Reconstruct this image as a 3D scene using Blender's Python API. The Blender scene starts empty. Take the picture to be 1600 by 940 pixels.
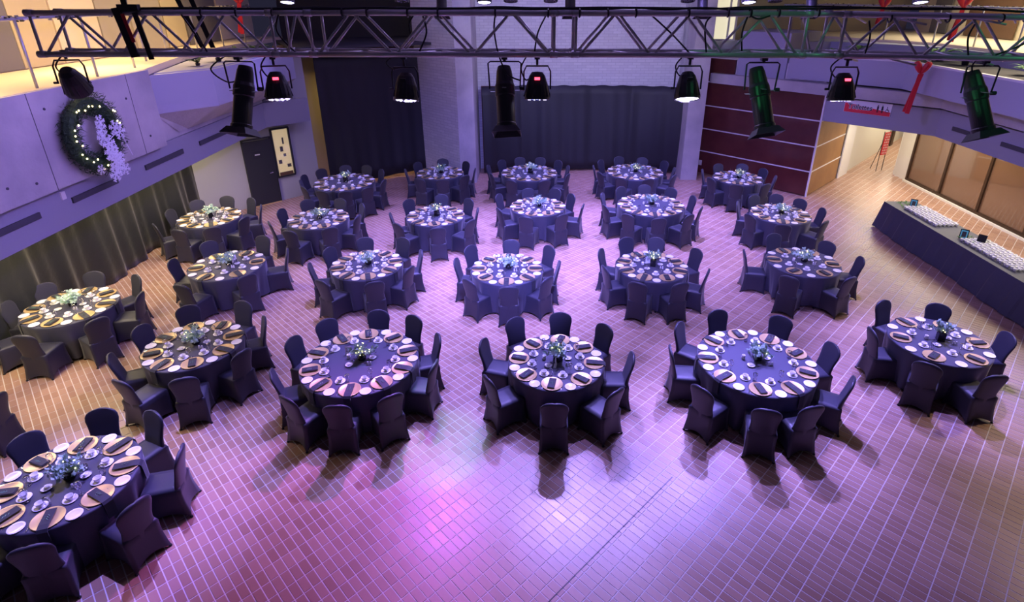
import bpy, bmesh, math, random
import numpy as np
from mathutils import Vector, Matrix
random.seed(7)
R = math.radians
PI = math.pi
S = bpy.context.scene
COL = S.collection

# ------------------------------------------------------------------ camera
cam_d = bpy.data.cameras.new('camera')
cam = bpy.data.objects.new('camera', cam_d)
COL.objects.link(cam)
cam_d.sensor_width = 36.0
cam_d.lens = 884.33 / 1600 * 36.0
cam_d.shift_x = (800 - 830.2) / 1600
cam_d.shift_y = (383.3 - 470) / 1600
cam_d.clip_start = 0.05
cam_d.clip_end = 120
cam.location = (0, 0, 6.0906)
cam.rotation_euler = (R(90 - 23.869), 0, 0)
S.camera = cam

# ------------------------------------------------------------------ world, exposure
W = bpy.data.worlds.new('world'); S.world = W; W.use_nodes = True
W.node_tree.nodes['Background'].inputs[0].default_value = (0.36, 0.34, 0.72, 1)
W.node_tree.nodes['Background'].inputs[1].default_value = 0.045
S.view_settings.view_transform = 'Standard'
S.view_settings.look = 'None'
S.view_settings.gamma = 1.0
S.view_settings.exposure = 0.0
S.view_settings.use_curve_mapping = False

def area(name, loc, rot, size, power, col, size_y=None, spread=None):
    d = bpy.data.lights.new(name, 'AREA'); d.energy = power; d.color = col; d.size = size
    if size_y: d.shape = 'RECTANGLE'; d.size_y = size_y
    if spread: d.spread = R(spread)
    o = bpy.data.objects.new(name, d); COL.objects.link(o); o.location = loc; o.rotation_euler = rot
    return o
def spot(name, loc, target, power, col, angle=50, blend=0.5, radius=0.08):
    d = bpy.data.lights.new(name, 'SPOT'); d.energy = power; d.color = col
    d.spot_size = R(angle); d.spot_blend = blend; d.shadow_soft_size = radius
    o = bpy.data.objects.new(name, d); COL.objects.link(o); o.location = loc
    o.rotation_euler = (Vector(target) - Vector(loc)).to_track_quat('-Z', 'Y').to_euler()
    return o
VIO = (0.31, 0.24, 1.0)
LIL = (0.40, 0.28, 1.0)
PNK = (0.66, 0.13, 1.0)
BLU = (0.17, 0.20, 1.0)
WRM = (1.0, 0.70, 0.34)
CRM = (1.0, 0.88, 0.68)
# soft lights added under the roof for floor glare and general fill
area('added_roof_wash', (-2.0, 10.9, 8.8), (0, 0, 0), 1.9, 210, (.50, .38, 1.0), 1.3)
area('added_roof_wash', (2.6, 10.9, 8.8), (0, 0, 0), 1.9, 210, (.50, .38, 1.0), 1.3)
area('added_roof_wash', (0.5, 5.5, 8.9), (0, 0, 0), 9.0, 18, LIL, 3.5)
area('added_roof_wash', (0, 17.0, 8.9), (0, 0, 0), 9.0, 260, VIO, 3.0)
# warm gallery and corridor lamps
area('gallery_lamp', (-9.2, 12.0, 7.6), (0, 0, 0), 1.2, 260, WRM, 12.0, 95)
area('gallery_lamp', (13.6, 16.0, 7.9), (0, 0, 0), 1.5, 300, CRM, 9.0, 110)
area('corridor_lamp', (12.1, 17.2, 2.44), (0, 0, 0), 1.2, 160, CRM, 4.5)
area('corridor_lamp', (15.0, 23.8, 2.6), (0, 0, R(-45)), 1.5, 210, CRM, 6.0)
area('corridor_lamp', (11.5, 11.5, 2.44), (0, 0, 0), 0.7, 150, CRM, 6.5)
area('under_balcony_lamp', (-8.5, 8.0, 2.44), (0, 0, 0), 0.6, 150, (1.0, .80, .52), 5.0)
area('under_balcony_lamp', (-8.5, 13.2, 2.44), (0, 0, 0), 0.6, 110, (1.0, .80, .52), 4.0)
spot('wall_wash_beam', (-1.0, 7.0, 6.6), (-7.8, 9.5, 3.6), 1600, (0.36, 0.24, 1.0), 75, .8, .3)  # added violet washes for the gallery sides, from no modelled fixture
spot('wall_wash_beam', (2.0, 9.0, 6.6), (11.0, 13.5, 3.9), 1000, (0.33, 0.24, 1.0), 75, .8, .3)

# ------------------------------------------------------------------ materials
MAT = {}
def mat(name, col, rough=0.6, metal=0.0, spec=0.5, emit=None, es=0.0, sheen=0.0, bump=None, noise=None, coat=0.0):
    m = bpy.data.materials.new(name); m.use_nodes = True
    nt = m.node_tree; b = nt.nodes['Principled BSDF']
    b.inputs['Base Color'].default_value = (*col, 1)
    b.inputs['Roughness'].default_value = rough
    b.inputs['Metallic'].default_value = metal
    b.inputs['Specular IOR Level'].default_value = spec
    if coat: b.inputs['Coat Weight'].default_value = coat
    if sheen: b.inputs['Sheen Weight'].default_value = sheen; b.inputs['Sheen Roughness'].default_value = 0.4
    if emit: b.inputs['Emission Color'].default_value = (*emit, 1); b.inputs['Emission Strength'].default_value = es
    tc = None
    if noise or bump: tc = nt.nodes.new('ShaderNodeTexCoord')
    if noise:   # (scale, amount, colour2)
        n = nt.nodes.new('ShaderNodeTexNoise'); n.inputs['Scale'].default_value = noise[0]; n.inputs['Detail'].default_value = 6
        nt.links.new(tc.outputs['Object'], n.inputs['Vector'])
        r = nt.nodes.new('ShaderNodeValToRGB'); r.color_ramp.elements[0].position = 0.35; r.color_ramp.elements[1].position = 0.68
        r.color_ramp.elements[0].color = (*col, 1); r.color_ramp.elements[1].color = (*noise[1], 1)
        nt.links.new(n.outputs['Fac'], r.inputs['Fac']); nt.links.new(r.outputs['Color'], b.inputs['Base Color'])
    if bump:    # (scale, strength)
        n = nt.nodes.new('ShaderNodeTexNoise'); n.inputs['Scale'].default_value = bump[0]; n.inputs['Detail'].default_value = 4
        nt.links.new(tc.outputs['Object'], n.inputs['Vector'])
        bp = nt.nodes.new('ShaderNodeBump'); bp.inputs['Strength'].default_value = bump[1]; bp.inputs['Distance'].default_value = 0.02
        nt.links.new(n.outputs['Fac'], bp.inputs['Height']); nt.links.new(bp.outputs['Normal'], b.inputs['Normal'])
    MAT[name] = m
    return m
mat('spandex', (0.028, 0.029, 0.047), 0.5, sheen=0.12)
mat('foot_rubber', (0.02, 0.02, 0.02), 0.6)
mat('table_linen', (0.045, 0.047, 0.078), 0.6, sheen=0.3)
mat('napkin', (0.018, 0.020, 0.030), 0.7, sheen=0.3)
mat('sprig', (0.10, 0.22, 0.14), 0.6)
mat('wood_ply', (0.35, 0.22, 0.12), 0.6)
mat('gold', (0.78, 0.58, 0.26), 0.32, metal=0.45)
mat('porcelain', (0.86, 0.86, 0.86), 0.18)
mat('coffee_dark', (0.05, 0.04, 0.04), 0.4)
mat('silver', (0.80, 0.80, 0.82), 0.18, metal=1.0)
mat('vase_black', (0.012, 0.012, 0.015), 0.2)
mat('leaf', (0.26, 0.42, 0.32), 0.6, noise=(9, (0.48, 0.62, 0.56)))
mat('fern_leaf', (0.06, 0.16, 0.04), 0.55, noise=(6, (0.16, 0.36, 0.08)))
mat('dark_fir', (0.010, 0.035, 0.014), 0.7, noise=(30, (0.03, 0.07, 0.025)))
mat('bulb', (1, 0.9, 0.5), 0.4, emit=(1.0, 0.88, 0.40), es=5.0)
mat('wreath_bulb', (1, 0.9, 0.5), 0.4, emit=(1.0, 0.86, 0.38), es=5.0)
mat('card', (0.82, 0.82, 0.84), 0.5)
mat('ink', (0.02, 0.02, 0.03), 0.6)
mat('candle', (0.85, 0.80, 0.78), 0.4)
mat('aluminium', (0.62, 0.60, 0.60), 0.42, metal=0.45)
mat('black_metal', (0.025, 0.025, 0.028), 0.38, spec=0.6)
mat('rubber', (0.012, 0.012, 0.012), 0.55)
mat('red_led', (0.9, 0.05, 0.05), 0.4, emit=(1.0, 0.05, 0.10), es=5.0)
mat('led_lens', (0.8, 0.8, 1.0), 0.3, emit=(0.62, 0.58, 1.0), es=22.0)
mat('led_dim', (0.6, 0.55, 0.8), 0.3, emit=(0.70, 0.62, 1.0), es=4.0)
mat('green_lens', (0.3, 0.8, 0.4), 0.3, emit=(0.3, 1.0, 0.5), es=4.0)
mat('lens_dark', (0.02, 0.02, 0.025), 0.08)
mat('red_cloth', (0.55, 0.01, 0.02), 0.45, sheen=0.4)
mat('steel_paint', (0.42, 0.42, 0.44), 0.4, metal=0.5)
mat('concrete', (0.37, 0.35, 0.36), 0.85, noise=(1.1, (0.52, 0.49, 0.48)), bump=(14, 0.6))
mat('plaster', (0.30, 0.30, 0.36), 0.75)
mat('plaster_wall', (0.40, 0.41, 0.42), 0.75)
mat('planter_paint', (0.40, 0.40, 0.48), 0.7)
mat('slot_dark', (0.06, 0.06, 0.075), 0.7)
mat('drape', (0.018, 0.021, 0.022), 0.5, sheen=0.25, bump=(5, 1.0))
mat('drape_back', (0.013, 0.013, 0.018), 0.6, sheen=0.1)
mat('mahogany', (0.115, 0.030, 0.026), 0.28, noise=(2.0, (0.085, 0.02, 0.02)), coat=0.2)
mat('mahogany_warm_lit', (0.30, 0.15, 0.055), 0.35, noise=(2.0, (0.24, 0.11, 0.04)))  # same wood as the mahogany, with warm light put into its colour
mat('white_trim', (0.72, 0.70, 0.70), 0.5)
mat('cream', (0.55, 0.47, 0.27), 0.8)
mat('cream_pale', (0.74, 0.65, 0.42), 0.8)
mat('grey_panel', (0.17, 0.16, 0.15), 0.8)
mat('tan_panel', (0.40, 0.36, 0.26), 0.8)
mat('gallery_floor', (0.78, 0.66, 0.46), 0.35)
mat('door_black', (0.022, 0.024, 0.030), 0.55)
mat('off_white', (0.70, 0.68, 0.62), 0.6)
mat('brown_door', (0.13, 0.07, 0.04), 0.5)
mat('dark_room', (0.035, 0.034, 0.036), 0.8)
mat('roof_dark', (0.10, 0.10, 0.12), 0.9)
mat('frame_bronze', (0.05, 0.028, 0.018), 0.35, metal=0.4)
mat('bronze_glass', (0.15, 0.085, 0.055), 0.06, spec=0.9, coat=0.8)
mat('sign_white', (0.80, 0.80, 0.85), 0.4)
mat('sign_red', (0.70, 0.03, 0.05), 0.4)
mat('lit_poster', (0.8, 0.65, 0.35), 0.6, emit=(1.0, 0.80, 0.42), es=0.45)
mat('lit_window', (0.8, 0.75, 0.5), 0.6, emit=(1.0, 0.92, 0.62), es=0.8)
mat('sign_glow', (0.02, 0.10, 0.16), 0.2, emit=(0.15, 0.45, 0.75), es=0.35)  # blue glow put into the framed sign sheets, which are no lamps
mat('lamp_glow', (1, 0.9, 0.7), 0.5, emit=(1.0, 0.85, 0.6), es=18.0)
mat('white_foam', (0.78, 0.78, 0.86), 0.7)
mat('tinsel', (0.55, 0.55, 0.58), 0.3, metal=0.8)
# thin clear glass
m = mat('clear_glass', (1, 1, 1), 0.03); nt = m.node_tree
b = nt.nodes['Principled BSDF']; out = nt.nodes['Material Output']
tr = nt.nodes.new('ShaderNodeBsdfTransparent'); tr.inputs[0].default_value = (0.93, 0.93, 0.96, 1)
gl = nt.nodes.new('ShaderNodeBsdfGlossy'); gl.inputs['Roughness'].default_value = 0.05
fr = nt.nodes.new('ShaderNodeLayerWeight'); fr.inputs[0].default_value = 0.35
mx = nt.nodes.new('ShaderNodeMixShader')
nt.links.new(fr.outputs['Facing'], mx.inputs[0]); nt.links.new(tr.outputs[0], mx.inputs[1]); nt.links.new(gl.outputs[0], mx.inputs[2])
nt.links.new(mx.outputs[0], out.inputs[0]); nt.nodes.remove(b)
# quarry tile with a tone per tile
m = mat('tile', (0.40, 0.20, 0.11), 0.30); nt = m.node_tree; b = nt.nodes['Principled BSDF']
g = nt.nodes.new('ShaderNodeNewGeometry'); rp = nt.nodes.new('ShaderNodeValToRGB')
rp.color_ramp.elements[0].color = (0.35, 0.20, 0.135, 1); rp.color_ramp.elements[1].color = (0.44, 0.27, 0.19, 1)
oi = nt.nodes.new('ShaderNodeObjectInfo'); ad = nt.nodes.new('ShaderNodeMath'); ad.operation = 'ADD'
fc = nt.nodes.new('ShaderNodeMath'); fc.operation = 'FRACT'
nt.links.new(g.outputs['Random Per Island'], ad.inputs[0]); nt.links.new(oi.outputs['Random'], ad.inputs[1]); nt.links.new(ad.outputs[0], fc.inputs[0])
nt.links.new(fc.outputs[0], rp.inputs[0]); nt.links.new(rp.outputs[0], b.inputs['Base Color'])
mr = nt.nodes.new('ShaderNodeMapRange'); mr.inputs[3].default_value = 0.30; mr.inputs[4].default_value = 0.37
nt.links.new(fc.outputs[0], mr.inputs[0]); nt.links.new(mr.outputs[0], b.inputs['Roughness'])
mat('grout', (0.66, 0.60, 0.58), 0.6)
# painted brick
m = mat('painted_brick', (0.60, 0.59, 0.60), 0.7); nt = m.node_tree; b = nt.nodes['Principled BSDF']
tc = nt.nodes.new('ShaderNodeTexCoord'); mp = nt.nodes.new('ShaderNodeMapping'); mp.inputs['Rotation'].default_value = (R(90), 0, 0)
br = nt.nodes.new('ShaderNodeTexBrick'); br.inputs['Scale'].default_value = 1.0
br.inputs['Brick Width'].default_value = 0.3; br.inputs['Row Height'].default_value = 0.095; br.inputs['Mortar Size'].default_value = 0.008
br.inputs['Color1'].default_value = (0.62, 0.61, 0.62, 1); br.inputs['Color2'].default_value = (0.55, 0.54, 0.56, 1); br.inputs['Mortar'].default_value = (0.46, 0.45, 0.47, 1)
nt.links.new(tc.outputs['Object'], mp.inputs[0]); nt.links.new(mp.outputs[0], br.inputs[0]); nt.links.new(br.outputs['Color'], b.inputs['Base Color'])
bp = nt.nodes.new('ShaderNodeBump'); bp.inputs['Strength'].default_value = 0.4; bp.invert = True; bp.inputs['Distance'].default_value = 0.01
nt.links.new(br.outputs['Fac'], bp.inputs['Height']); nt.links.new(bp.outputs[0], b.inputs['Normal'])

# ------------------------------------------------------------------ mesh helpers
class MB:
    def __init__(s): s.v = []; s.f = []
    def add(s, vs, fs):
        k = len(s.v); s.v += [tuple(p) for p in vs]; s.f += [tuple(i + k for i in f) for f in fs]; return s
    def box(s, c, d, rz=0.0, tilt=None):
        x, y, z = d[0] / 2, d[1] / 2, d[2] / 2
        M = Matrix.Rotation(rz, 3, 'Z')
        if tilt is not None: M = M @ tilt
        c = Vector(c)
        vs = [c + M @ Vector((i * x, j * y, k * z)) for i in (-1, 1) for j in (-1, 1) for k in (-1, 1)]
        return s.add(vs, [(0, 1, 3, 2), (4, 6, 7, 5), (0, 4, 5, 1), (2, 3, 7, 6), (0, 2, 6, 4), (1, 5, 7, 3)])
    def tube(s, pts, r, n=8, cap=True):
        pts = [Vector(p) for p in pts]; rs = r if isinstance(r, (list, tuple)) else [r] * len(pts)
        k0 = len(s.v); up = None
        for i, p in enumerate(pts):
            d = (pts[min(i + 1, len(pts) - 1)] - pts[max(i - 1, 0)]).normalized()
            if up is None: up = Vector((0, 0, 1)) if abs(d.z) < 0.9 else Vector((1, 0, 0))
            a = d.cross(up).normalized(); b = a.cross(d).normalized(); up = b
            for j in range(n):
                t = 2 * PI * j / n; s.v.append(tuple(p + a * math.cos(t) * rs[i] + b * math.sin(t) * rs[i]))
        for i in range(len(pts) - 1):
            for j in range(n):
                a0 = k0 + i * n + j; a1 = k0 + i * n + (j + 1) % n; s.f.append((a0, a1, a1 + n, a0 + n))
        if cap: s.f.append(tuple(k0 + j for j in range(n))[::-1]); s.f.append(tuple(k0 + (len(pts) - 1) * n + j for j in range(n)))
        return s
    def lathe(s, prof, n=16, c=(0, 0, 0), M=None):
        k0 = len(s.v); c = Vector(c)
        for r, z in prof:
            for j in range(n):
                t = 2 * PI * j / n; p = Vector((r * math.cos(t), r * math.sin(t), z))
                if M is not None: p = M @ p
                s.v.append(tuple(c + p))
        for i in range(len(prof) - 1):
            for j in range(n):
                a0 = k0 + i * n + j; a1 = k0 + i * n + (j + 1) % n; s.f.append((a0, a1, a1 + n, a0 + n))
        if prof[0][0] > 1e-4: s.f.append(tuple(k0 + j for j in range(n))[::-1])
        if prof[-1][0] > 1e-4: s.f.append(tuple(k0 + (len(prof) - 1) * n + j for j in range(n)))
        return s
    def prism(s, poly, z0, z1):     # plan polygon extruded
        n = len(poly)
        s.add([(x, y, z0) for x, y in poly] + [(x, y, z1) for x, y in poly],
              [tuple(range(n))[::-1], tuple(range(n, 2 * n))] + [(i, (i + 1) % n, (i + 1) % n + n, i + n) for i in range(n)])
        return s
    def build(s, name, m, parent=None, smooth=False, loc=None, rz=None):
        me = bpy.data.meshes.new(name); me.from_pydata(s.v, [], s.f); me.validate()
        if isinstance(m, str): m = MAT[m]
        me.materials.append(m)
        if smooth: me.polygons.foreach_set('use_smooth', [True] * len(me.polygons))
        o = bpy.data.objects.new(name, me); COL.objects.link(o)
        if parent is not None: o.parent = parent
        if loc is not None: o.location = loc
        if rz is not None: o.rotation_euler = (0, 0, rz)
        return o
def fixn(o):
    bm = bmesh.new(); bm.from_mesh(o.data); bmesh.ops.recalc_face_normals(bm, faces=bm.faces); bm.to_mesh(o.data); bm.free(); return o
def tag(o, label=None, cat=None, group=None, kind=None):
    if label: o['label'] = label
    if cat: o['category'] = cat
    if group: o['group'] = group
    if kind: o['kind'] = kind
    return o
def struct(o, label=None, cat=None):
    o['kind'] = 'structure'
    if o.parent is None:
        o['label'] = label; o['category'] = cat
    return o
def empty(name, loc, rz=0, label=None, cat=None, group=None):
    o = bpy.data.objects.new(name, None); COL.objects.link(o); o.location = loc; o.rotation_euler = (0, 0, rz); o.empty_display_size = 0.1
    return tag(o, label, cat, group)
KIDS = {}
def clone(o, loc, rz=None, label=None, group=None, parent=None, rot=None):
    c = o.copy(); COL.objects.link(c); c.location = loc
    if rz is not None: c.rotation_euler = (0, 0, rz)
    if rot is not None: c.rotation_euler = rot
    if label: c['label'] = label
    if group: c['group'] = group
    def rec(src, dst):
        for ch in KIDS[src.name]:
            d = ch.copy(); COL.objects.link(d); d.parent = dst
            KIDS.setdefault(ch.name, list(ch.children)); rec(ch, d)
    KIDS.setdefault(o.name, list(o.children)); rec(o, c)
    return c
def text_part(body, size, name, m, parent, loc, rot, depth=0.002, align='CENTER', sx=1.0, off=0.0):
    cu = bpy.data.curves.new(name, 'FONT'); cu.body = body; cu.size = size; cu.extrude = depth; cu.offset = off; cu.align_x = align; cu.align_y = 'CENTER'; cu.resolution_u = 2
    t = bpy.data.objects.new('tmp_text', cu); COL.objects.link(t)
    dg = bpy.context.evaluated_depsgraph_get(); me = bpy.data.meshes.new_from_object(t.evaluated_get(dg))
    COL.objects.unlink(t); bpy.data.objects.remove(t)
    me.materials.clear(); me.materials.append(MAT[m])
    o = bpy.data.objects.new(name, me); COL.objects.link(o); o.parent = parent; o.location = loc; o.rotation_euler = rot; o.scale = (sx, 1, 1)
    return o

# ------------------------------------------------------------------ floor: diagonal quarry tiles
fl = MB().prism([(-12, 1.2), (13.5, 1.2), (14.5, 14), (24, 24), (24, 34), (-12, 34)], -0.12, -0.004).build('floor', 'grout')
struct(fl, 'terracotta quarry tile floor laid diagonally with pale joints', 'floor')
PU, PV = 0.104, 0.205          # pitch along the two diagonals
TU, TV = PU - 0.010, PV - 0.010
r2 = math.sqrt(0.5)
U0, V0 = (0.03 + 5.02) * r2, (0.03 - 5.02) * r2
iu = np.arange(-140, 420); iv = np.arange(-150, 90)
A, B = np.meshgrid(iu, iv, indexing='ij')
cu_ = U0 + (A + 0.5) * PU; cv_ = V0 + (B + 0.5) * PV
X = (cu_ + cv_) * r2; Y = (cu_ - cv_) * r2
vis = (Y > 2.6) & (Y < 33) & (X > -10.2) & (X < 13.4 + np.maximum(0, Y - 20.2)) & ((Y < 21.2) | (X > 9.5)) & (X - Y < 0.3 + 12.0 + 8)
# only what the camera frame can reach (with a margin for a side step)
vis &= (np.abs(X - 0.0) < 2.5 + Y * 1.15)
X, Y = X[vis], Y[vis]
rng = np.random.default_rng(3)
dep = Y * 0.914 + 6.09 * 0.405
order = np.argsort(dep)
def in_frame(x, y):
    px = 830.2 + 884.33 * x / (y * 0.9145 + 6.0906 * 0.4047); py = 383.3 + 884.33 * (-y * 0.4047 + 6.0906 * 0.9145) / (y * 0.9145 + 6.0906 * 0.4047)
    return (px > 6) & (px < 1594) & (py > 0) & (py < 932)
inf = in_frame(X, Y)
near = [i for i in order if inf[i]][:300]
nearset = np.zeros(len(X), bool); nearset[near] = True
def tile_verts(n, jz, tx, ty):
    hu, hv = TU / 2, TV / 2; be = 0.0022
    base = np.array([(-hu, -hv, -0.008), (hu, -hv, -0.008), (hu, hv, -0.008), (-hu, hv, -0.008),
                     (-hu + be, -hv + be, 0), (hu - be, -hv + be, 0), (hu - be, hv - be, 0), (-hu + be, hv - be, 0)])
    P = np.repeat(base[None], n, 0)
    z = P[:, :, 2] + (P[:, :, 2] > -0.001) * (jz[:, None] + P[:, :, 0] * tx[:, None] + P[:, :, 1] * ty[:, None])
    xx = (P[:, :, 0] + P[:, :, 1]) * r2; yy = (P[:, :, 0] - P[:, :, 1]) * r2
    return np.stack([xx, yy, z], -1)
TF = [(4, 7, 6, 5), (0, 4, 5, 1), (1, 5, 6, 2), (2, 6, 7, 3), (3, 7, 4, 0)]
far = ~nearset; n = int(far.sum())
P = tile_verts(n, rng.normal(0, .0004, n), rng.normal(0, .003, n), rng.normal(0, .002, n)) + np.stack([X[far], Y[far], np.zeros(n)], -1)[:, None, :]
me = bpy.data.meshes.new('tile_field'); me.vertices.add(n * 8); me.vertices.foreach_set('co', P.reshape(-1).astype(np.float32))
F5 = (np.array(TF)[None] + (np.arange(n) * 8)[:, None, None]).reshape(-1)
me.loops.add(len(F5)); me.loops.foreach_set('vertex_index', F5.astype(np.int32)); me.polygons.add(n * 5)
me.polygons.foreach_set('loop_start', (np.arange(n * 5) * 4).astype(np.int32)); me.update(calc_edges=True); me.polygons.foreach_set('use_smooth', [False] * (n * 5)); me.validate(); me.materials.append(MAT['tile'])
tf = bpy.data.objects.new('tile_field', me); COL.objects.link(tf); tf.parent = fl; tf['kind'] = 'stuff'
tms = []
for k in range(6):
    Pk = tile_verts(1, rng.normal(0, .0004, 1), rng.normal(0, .003, 1), rng.normal(0, .002, 1))[0]
    tm = bpy.data.meshes.new('tile'); tm.from_pydata([tuple(map(float, q)) for q in Pk], [], TF); tm.materials.append(MAT['tile']); tms.append(tm)
for k, i in enumerate(near):
    o = bpy.data.objects.new('tile', tms[k % 6]); COL.objects.link(o); o.parent = fl; o.location = (float(X[i]), float(Y[i]), 0)

a_, b_ = Vector((-.15, 3.76)), Vector((1.95, 5.86)); n_ = Vector((-r2, r2)) * .006
MB().prism([tuple(a_ - n_), tuple(b_ - n_), tuple(b_ + n_), tuple(a_ + n_)], -.003, .0012).build('expansion_joint', 'rubber', fl)

# ------------------------------------------------------------------ room shell
def wall(name, a, b, z0, z1, t, m, label, cat='wall', parent=None, side=1):
    """slab from plan point a to b, thickness t away from the room"""
    a = Vector((a[0], a[1])); b = Vector((b[0], b[1])); d = (b - a).normalized(); nrm = Vector((-d.y, d.x)) * side * t
    o = MB().prism([tuple(a), tuple(b), tuple(b + nrm), tuple(a + nrm)], z0, z1).build(name, m, parent); fixn(o)
    if parent is None: struct(o, label, cat)
    return o
# LEFT: bulkhead, concrete parapet, planter, gallery
lb = wall('wall_left_bulkhead', (-7.85, 2.5), (-7.85, 16.75), 2.5, 3.2, 0.25, 'plaster', 'long grey bulkhead with dark slots under the left gallery', 'wall')
wall('wall_left_bulkhead_return', (-7.85, 16.75), (-6.9, 17.75), 2.5, 3.2, 0.25, 'plaster', 'short angled bulkhead above the black door and window', 'wall')
for k, (y0, y1) in enumerate([(7.35, 8.45), (9.15, 10.3), (11.15, 12.5), (13.2, 14.6)]):
    o = MB().box((-7.845, (y0 + y1) / 2, 2.88), (0.05, y1 - y0, 0.10)).build('slot', 'slot_dark', lb)
MB().box((-7.845, 9.0, 3.02), (0.04, 0.09, 0.13)).build('detector', 'off_white', lb)['label'] = 'small white wall detector'
cl = wall('wall_left_parapet', (-7.66, 2.5), (-7.66, 11.75), 3.2, 4.725, 0.08, 'concrete', 'raw concrete gallery parapet carrying the lit wreath', 'wall')
for (y, z) in [(7.6, 4.2), (7.9, 3.5), (9.0, 4.45), (10.9, 4.3), (11.3, 3.5), (8.4, 3.42), (10.6, 3.55), (7.2, 3.85), (5.2, 4.2), (5.2, 3.5)]:
    MB().lathe([(.022, -.002), (.022, .012), (.001, .012)], 8, (-7.662, y, z), Matrix.Rotation(R(90), 3, 'Y')).build('tie_hole', 'slot_dark', cl)
for (y, z0_, z1_) in [(8.75, 3.2, 4.72), (11.05, 3.2, 4.72)]: MB().box((-7.659, y, (z0_ + z1_) / 2), (.004, .012, z1_ - z0_)).build('form_joint', 'slot_dark', cl)
wall('wall_left_upper_strip', (-7.9, 11.75), (-7.9, 16.9), 3.2, 3.84, 0.25, 'concrete', 'concrete strip between left planter and bulkhead', 'wall')
wall('ceiling_left_soffit', (-9.9, 2.5), (-9.9, 17.2), 2.5, 2.6, 1.9, 'plaster_wall', 'flat soffit under the left gallery', 'ceiling', side=-1)
gf = MB().prism([(-7.74, 2.5), (-7.74, 11.75), (-8.63, 14.85), (-8.95, 17.5), (-8.9, 21.5), (-10.1, 21.5), (-10.1, 2.5)], 4.60, 4.73).build('floor_left_gallery', 'gallery_floor')
fixn(gf); struct(gf, 'warmly lit pale gallery floor at upper left', 'floor')
# planter box left, with its sloping concrete underside
pl = fixn(MB().prism([(-7.88, 11.94), (-7.07, 13.0), (-7.07, 17.6), (-8.55, 17.6), (-8.55, 14.6), (-7.95, 12.2)], 3.80, 4.58).build('wall_left_planter', 'planter_paint'))
struct(pl, 'violet-lit painted planter box projecting from the left gallery', 'planter')
fixn(MB().add([(-7.88, 11.94, 3.8), (-7.07, 13.0, 3.8), (-7.07, 17.6, 3.8), (-7.95, 17.6, 3.8), (-7.87, 12.6, 3.3), (-7.84, 12.9, 3.3), (-7.84, 17.6, 3.3), (-7.95, 17.6, 3.3)], [(0, 1, 2, 3), (4, 7, 6, 5), (0, 4, 5, 1), (1, 5, 6, 2), (2, 6, 7, 3), (3, 7, 4, 0)]).build('sloping_underside', 'concrete', pl))
fixn(MB().prism([(-7.85, 12.2), (-7.17, 13.1), (-7.17, 17.5), (-8.5, 17.5), (-8.5, 14.6)], 4.58, 4.60).build('inner_face', 'planter_paint', pl))
# gallery back wall with its panels
gw = MB().box((-10.15, 12.0, 6.8), (0.1, 20, 4.2)).build('wall_left_gallery', 'cream'); struct(gw, 'beige wall behind the left gallery walkway', 'wall')
ys = [(3, 11.7, 'grey_panel'), (11.72, 12.75, 'cream'), (12.8, 14.1, 'cream_pale'), (14.15, 15.1, 'tan_panel'), (15.3, 16.6, 'tan_panel'), (16.65, 17.6, 'cream'), (17.7, 19.5, 'grey_panel'), (19.6, 21.9, 'cream_pale')]
for y0, y1, mm in ys: MB().box((-10.08, (y0 + y1) / 2, 6.8), (0.06, y1 - y0, 4.1)).build('wall_panel', mm, gw)
# lower left: drape, pale wall, black door, window
def drape(name, pts, z0, z1, m, label, folds=5.0, amp=0.06, n=160, seed=1, billow=0.0, hem=0.0, cat='drape'):
    rr = random.Random(seed); ph = [rr.uniform(0, 6.28) for _ in range(6)]
    P = [Vector(p) for p in pts]; L = [0]
    for i in range(1, len(P)): L.append(L[-1] + (P[i] - P[i - 1]).length)
    mb = MB(); rows = 10; vs = []
    for i in range(n + 1):
        s_ = L[-1] * i / n; k = 0
        while k < len(L) - 2 and s_ > L[k + 1]: k += 1
        f = (s_ - L[k]) / (L[k + 1] - L[k]); p = P[k].lerp(P[k + 1], f); d = (P[k + 1] - P[k]).normalized(); nr = Vector((d.y, -d.x))
        for j in range(rows + 1):
            v = j / rows; a = amp * (0.35 + 0.65 * (1 - v))
            w = math.sin(s_ * folds + ph[0] + 0.5 * math.sin(s_ * 1.3 + ph[1])) * 0.6 + math.sin(s_ * folds * 2.3 + ph[2] + v) * 0.3 + math.sin(s_ * folds * 0.37 + ph[3]) * 0.7
            q = p + nr * (a * w + billow * math.sin(PI * v) * (0.6 + 0.4 * math.sin(s_ * 0.9 + ph[4])))
            z = z0 + (z1 - z0) * v + (hem * math.sin(s_ * 1.1 + ph[5]) * (1 - v))
            if j == rows: z += 0.012 * math.sin(s_ * 9)
            vs.append((q.x, q.y, z))
    fs = [(i * (rows + 1) + j, (i + 1) * (rows + 1) + j, (i + 1) * (rows + 1) + j + 1, i * (rows + 1) + j + 1) for i in range(n) for j in range(rows)]
    o = mb.add(vs, fs).build(name, m, smooth=True)
    sm = o.modifiers.new('thickness', 'SOLIDIFY'); sm.thickness = 0.012
    tag(o, label, cat); return o
drape('black_drape', [(-9.72, 3.0), (-9.72, 15.75)], 0.03, 2.49, 'drape', 'long crumpled black drape hung below the left gallery', 6.2, 0.12, 700, 5)
wall('wall_left_rear', (-9.95, 2.5), (-9.95, 15.6), 0, 2.5, 0.1, 'plaster_wall', 'grey wall behind the long black drape', 'wall', side=1)
def d45(x0, y0, s_): return (x0 + s_ * r2, y0 + s_ * r2)
wp = (-9.95, 15.52)
wl = wall('wall_left_angled', wp, (-7.12, 18.35), 0, 4.4, 0.12, 'plaster_wall', 'grey angled wall with black door and lit window', 'wall')
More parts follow.
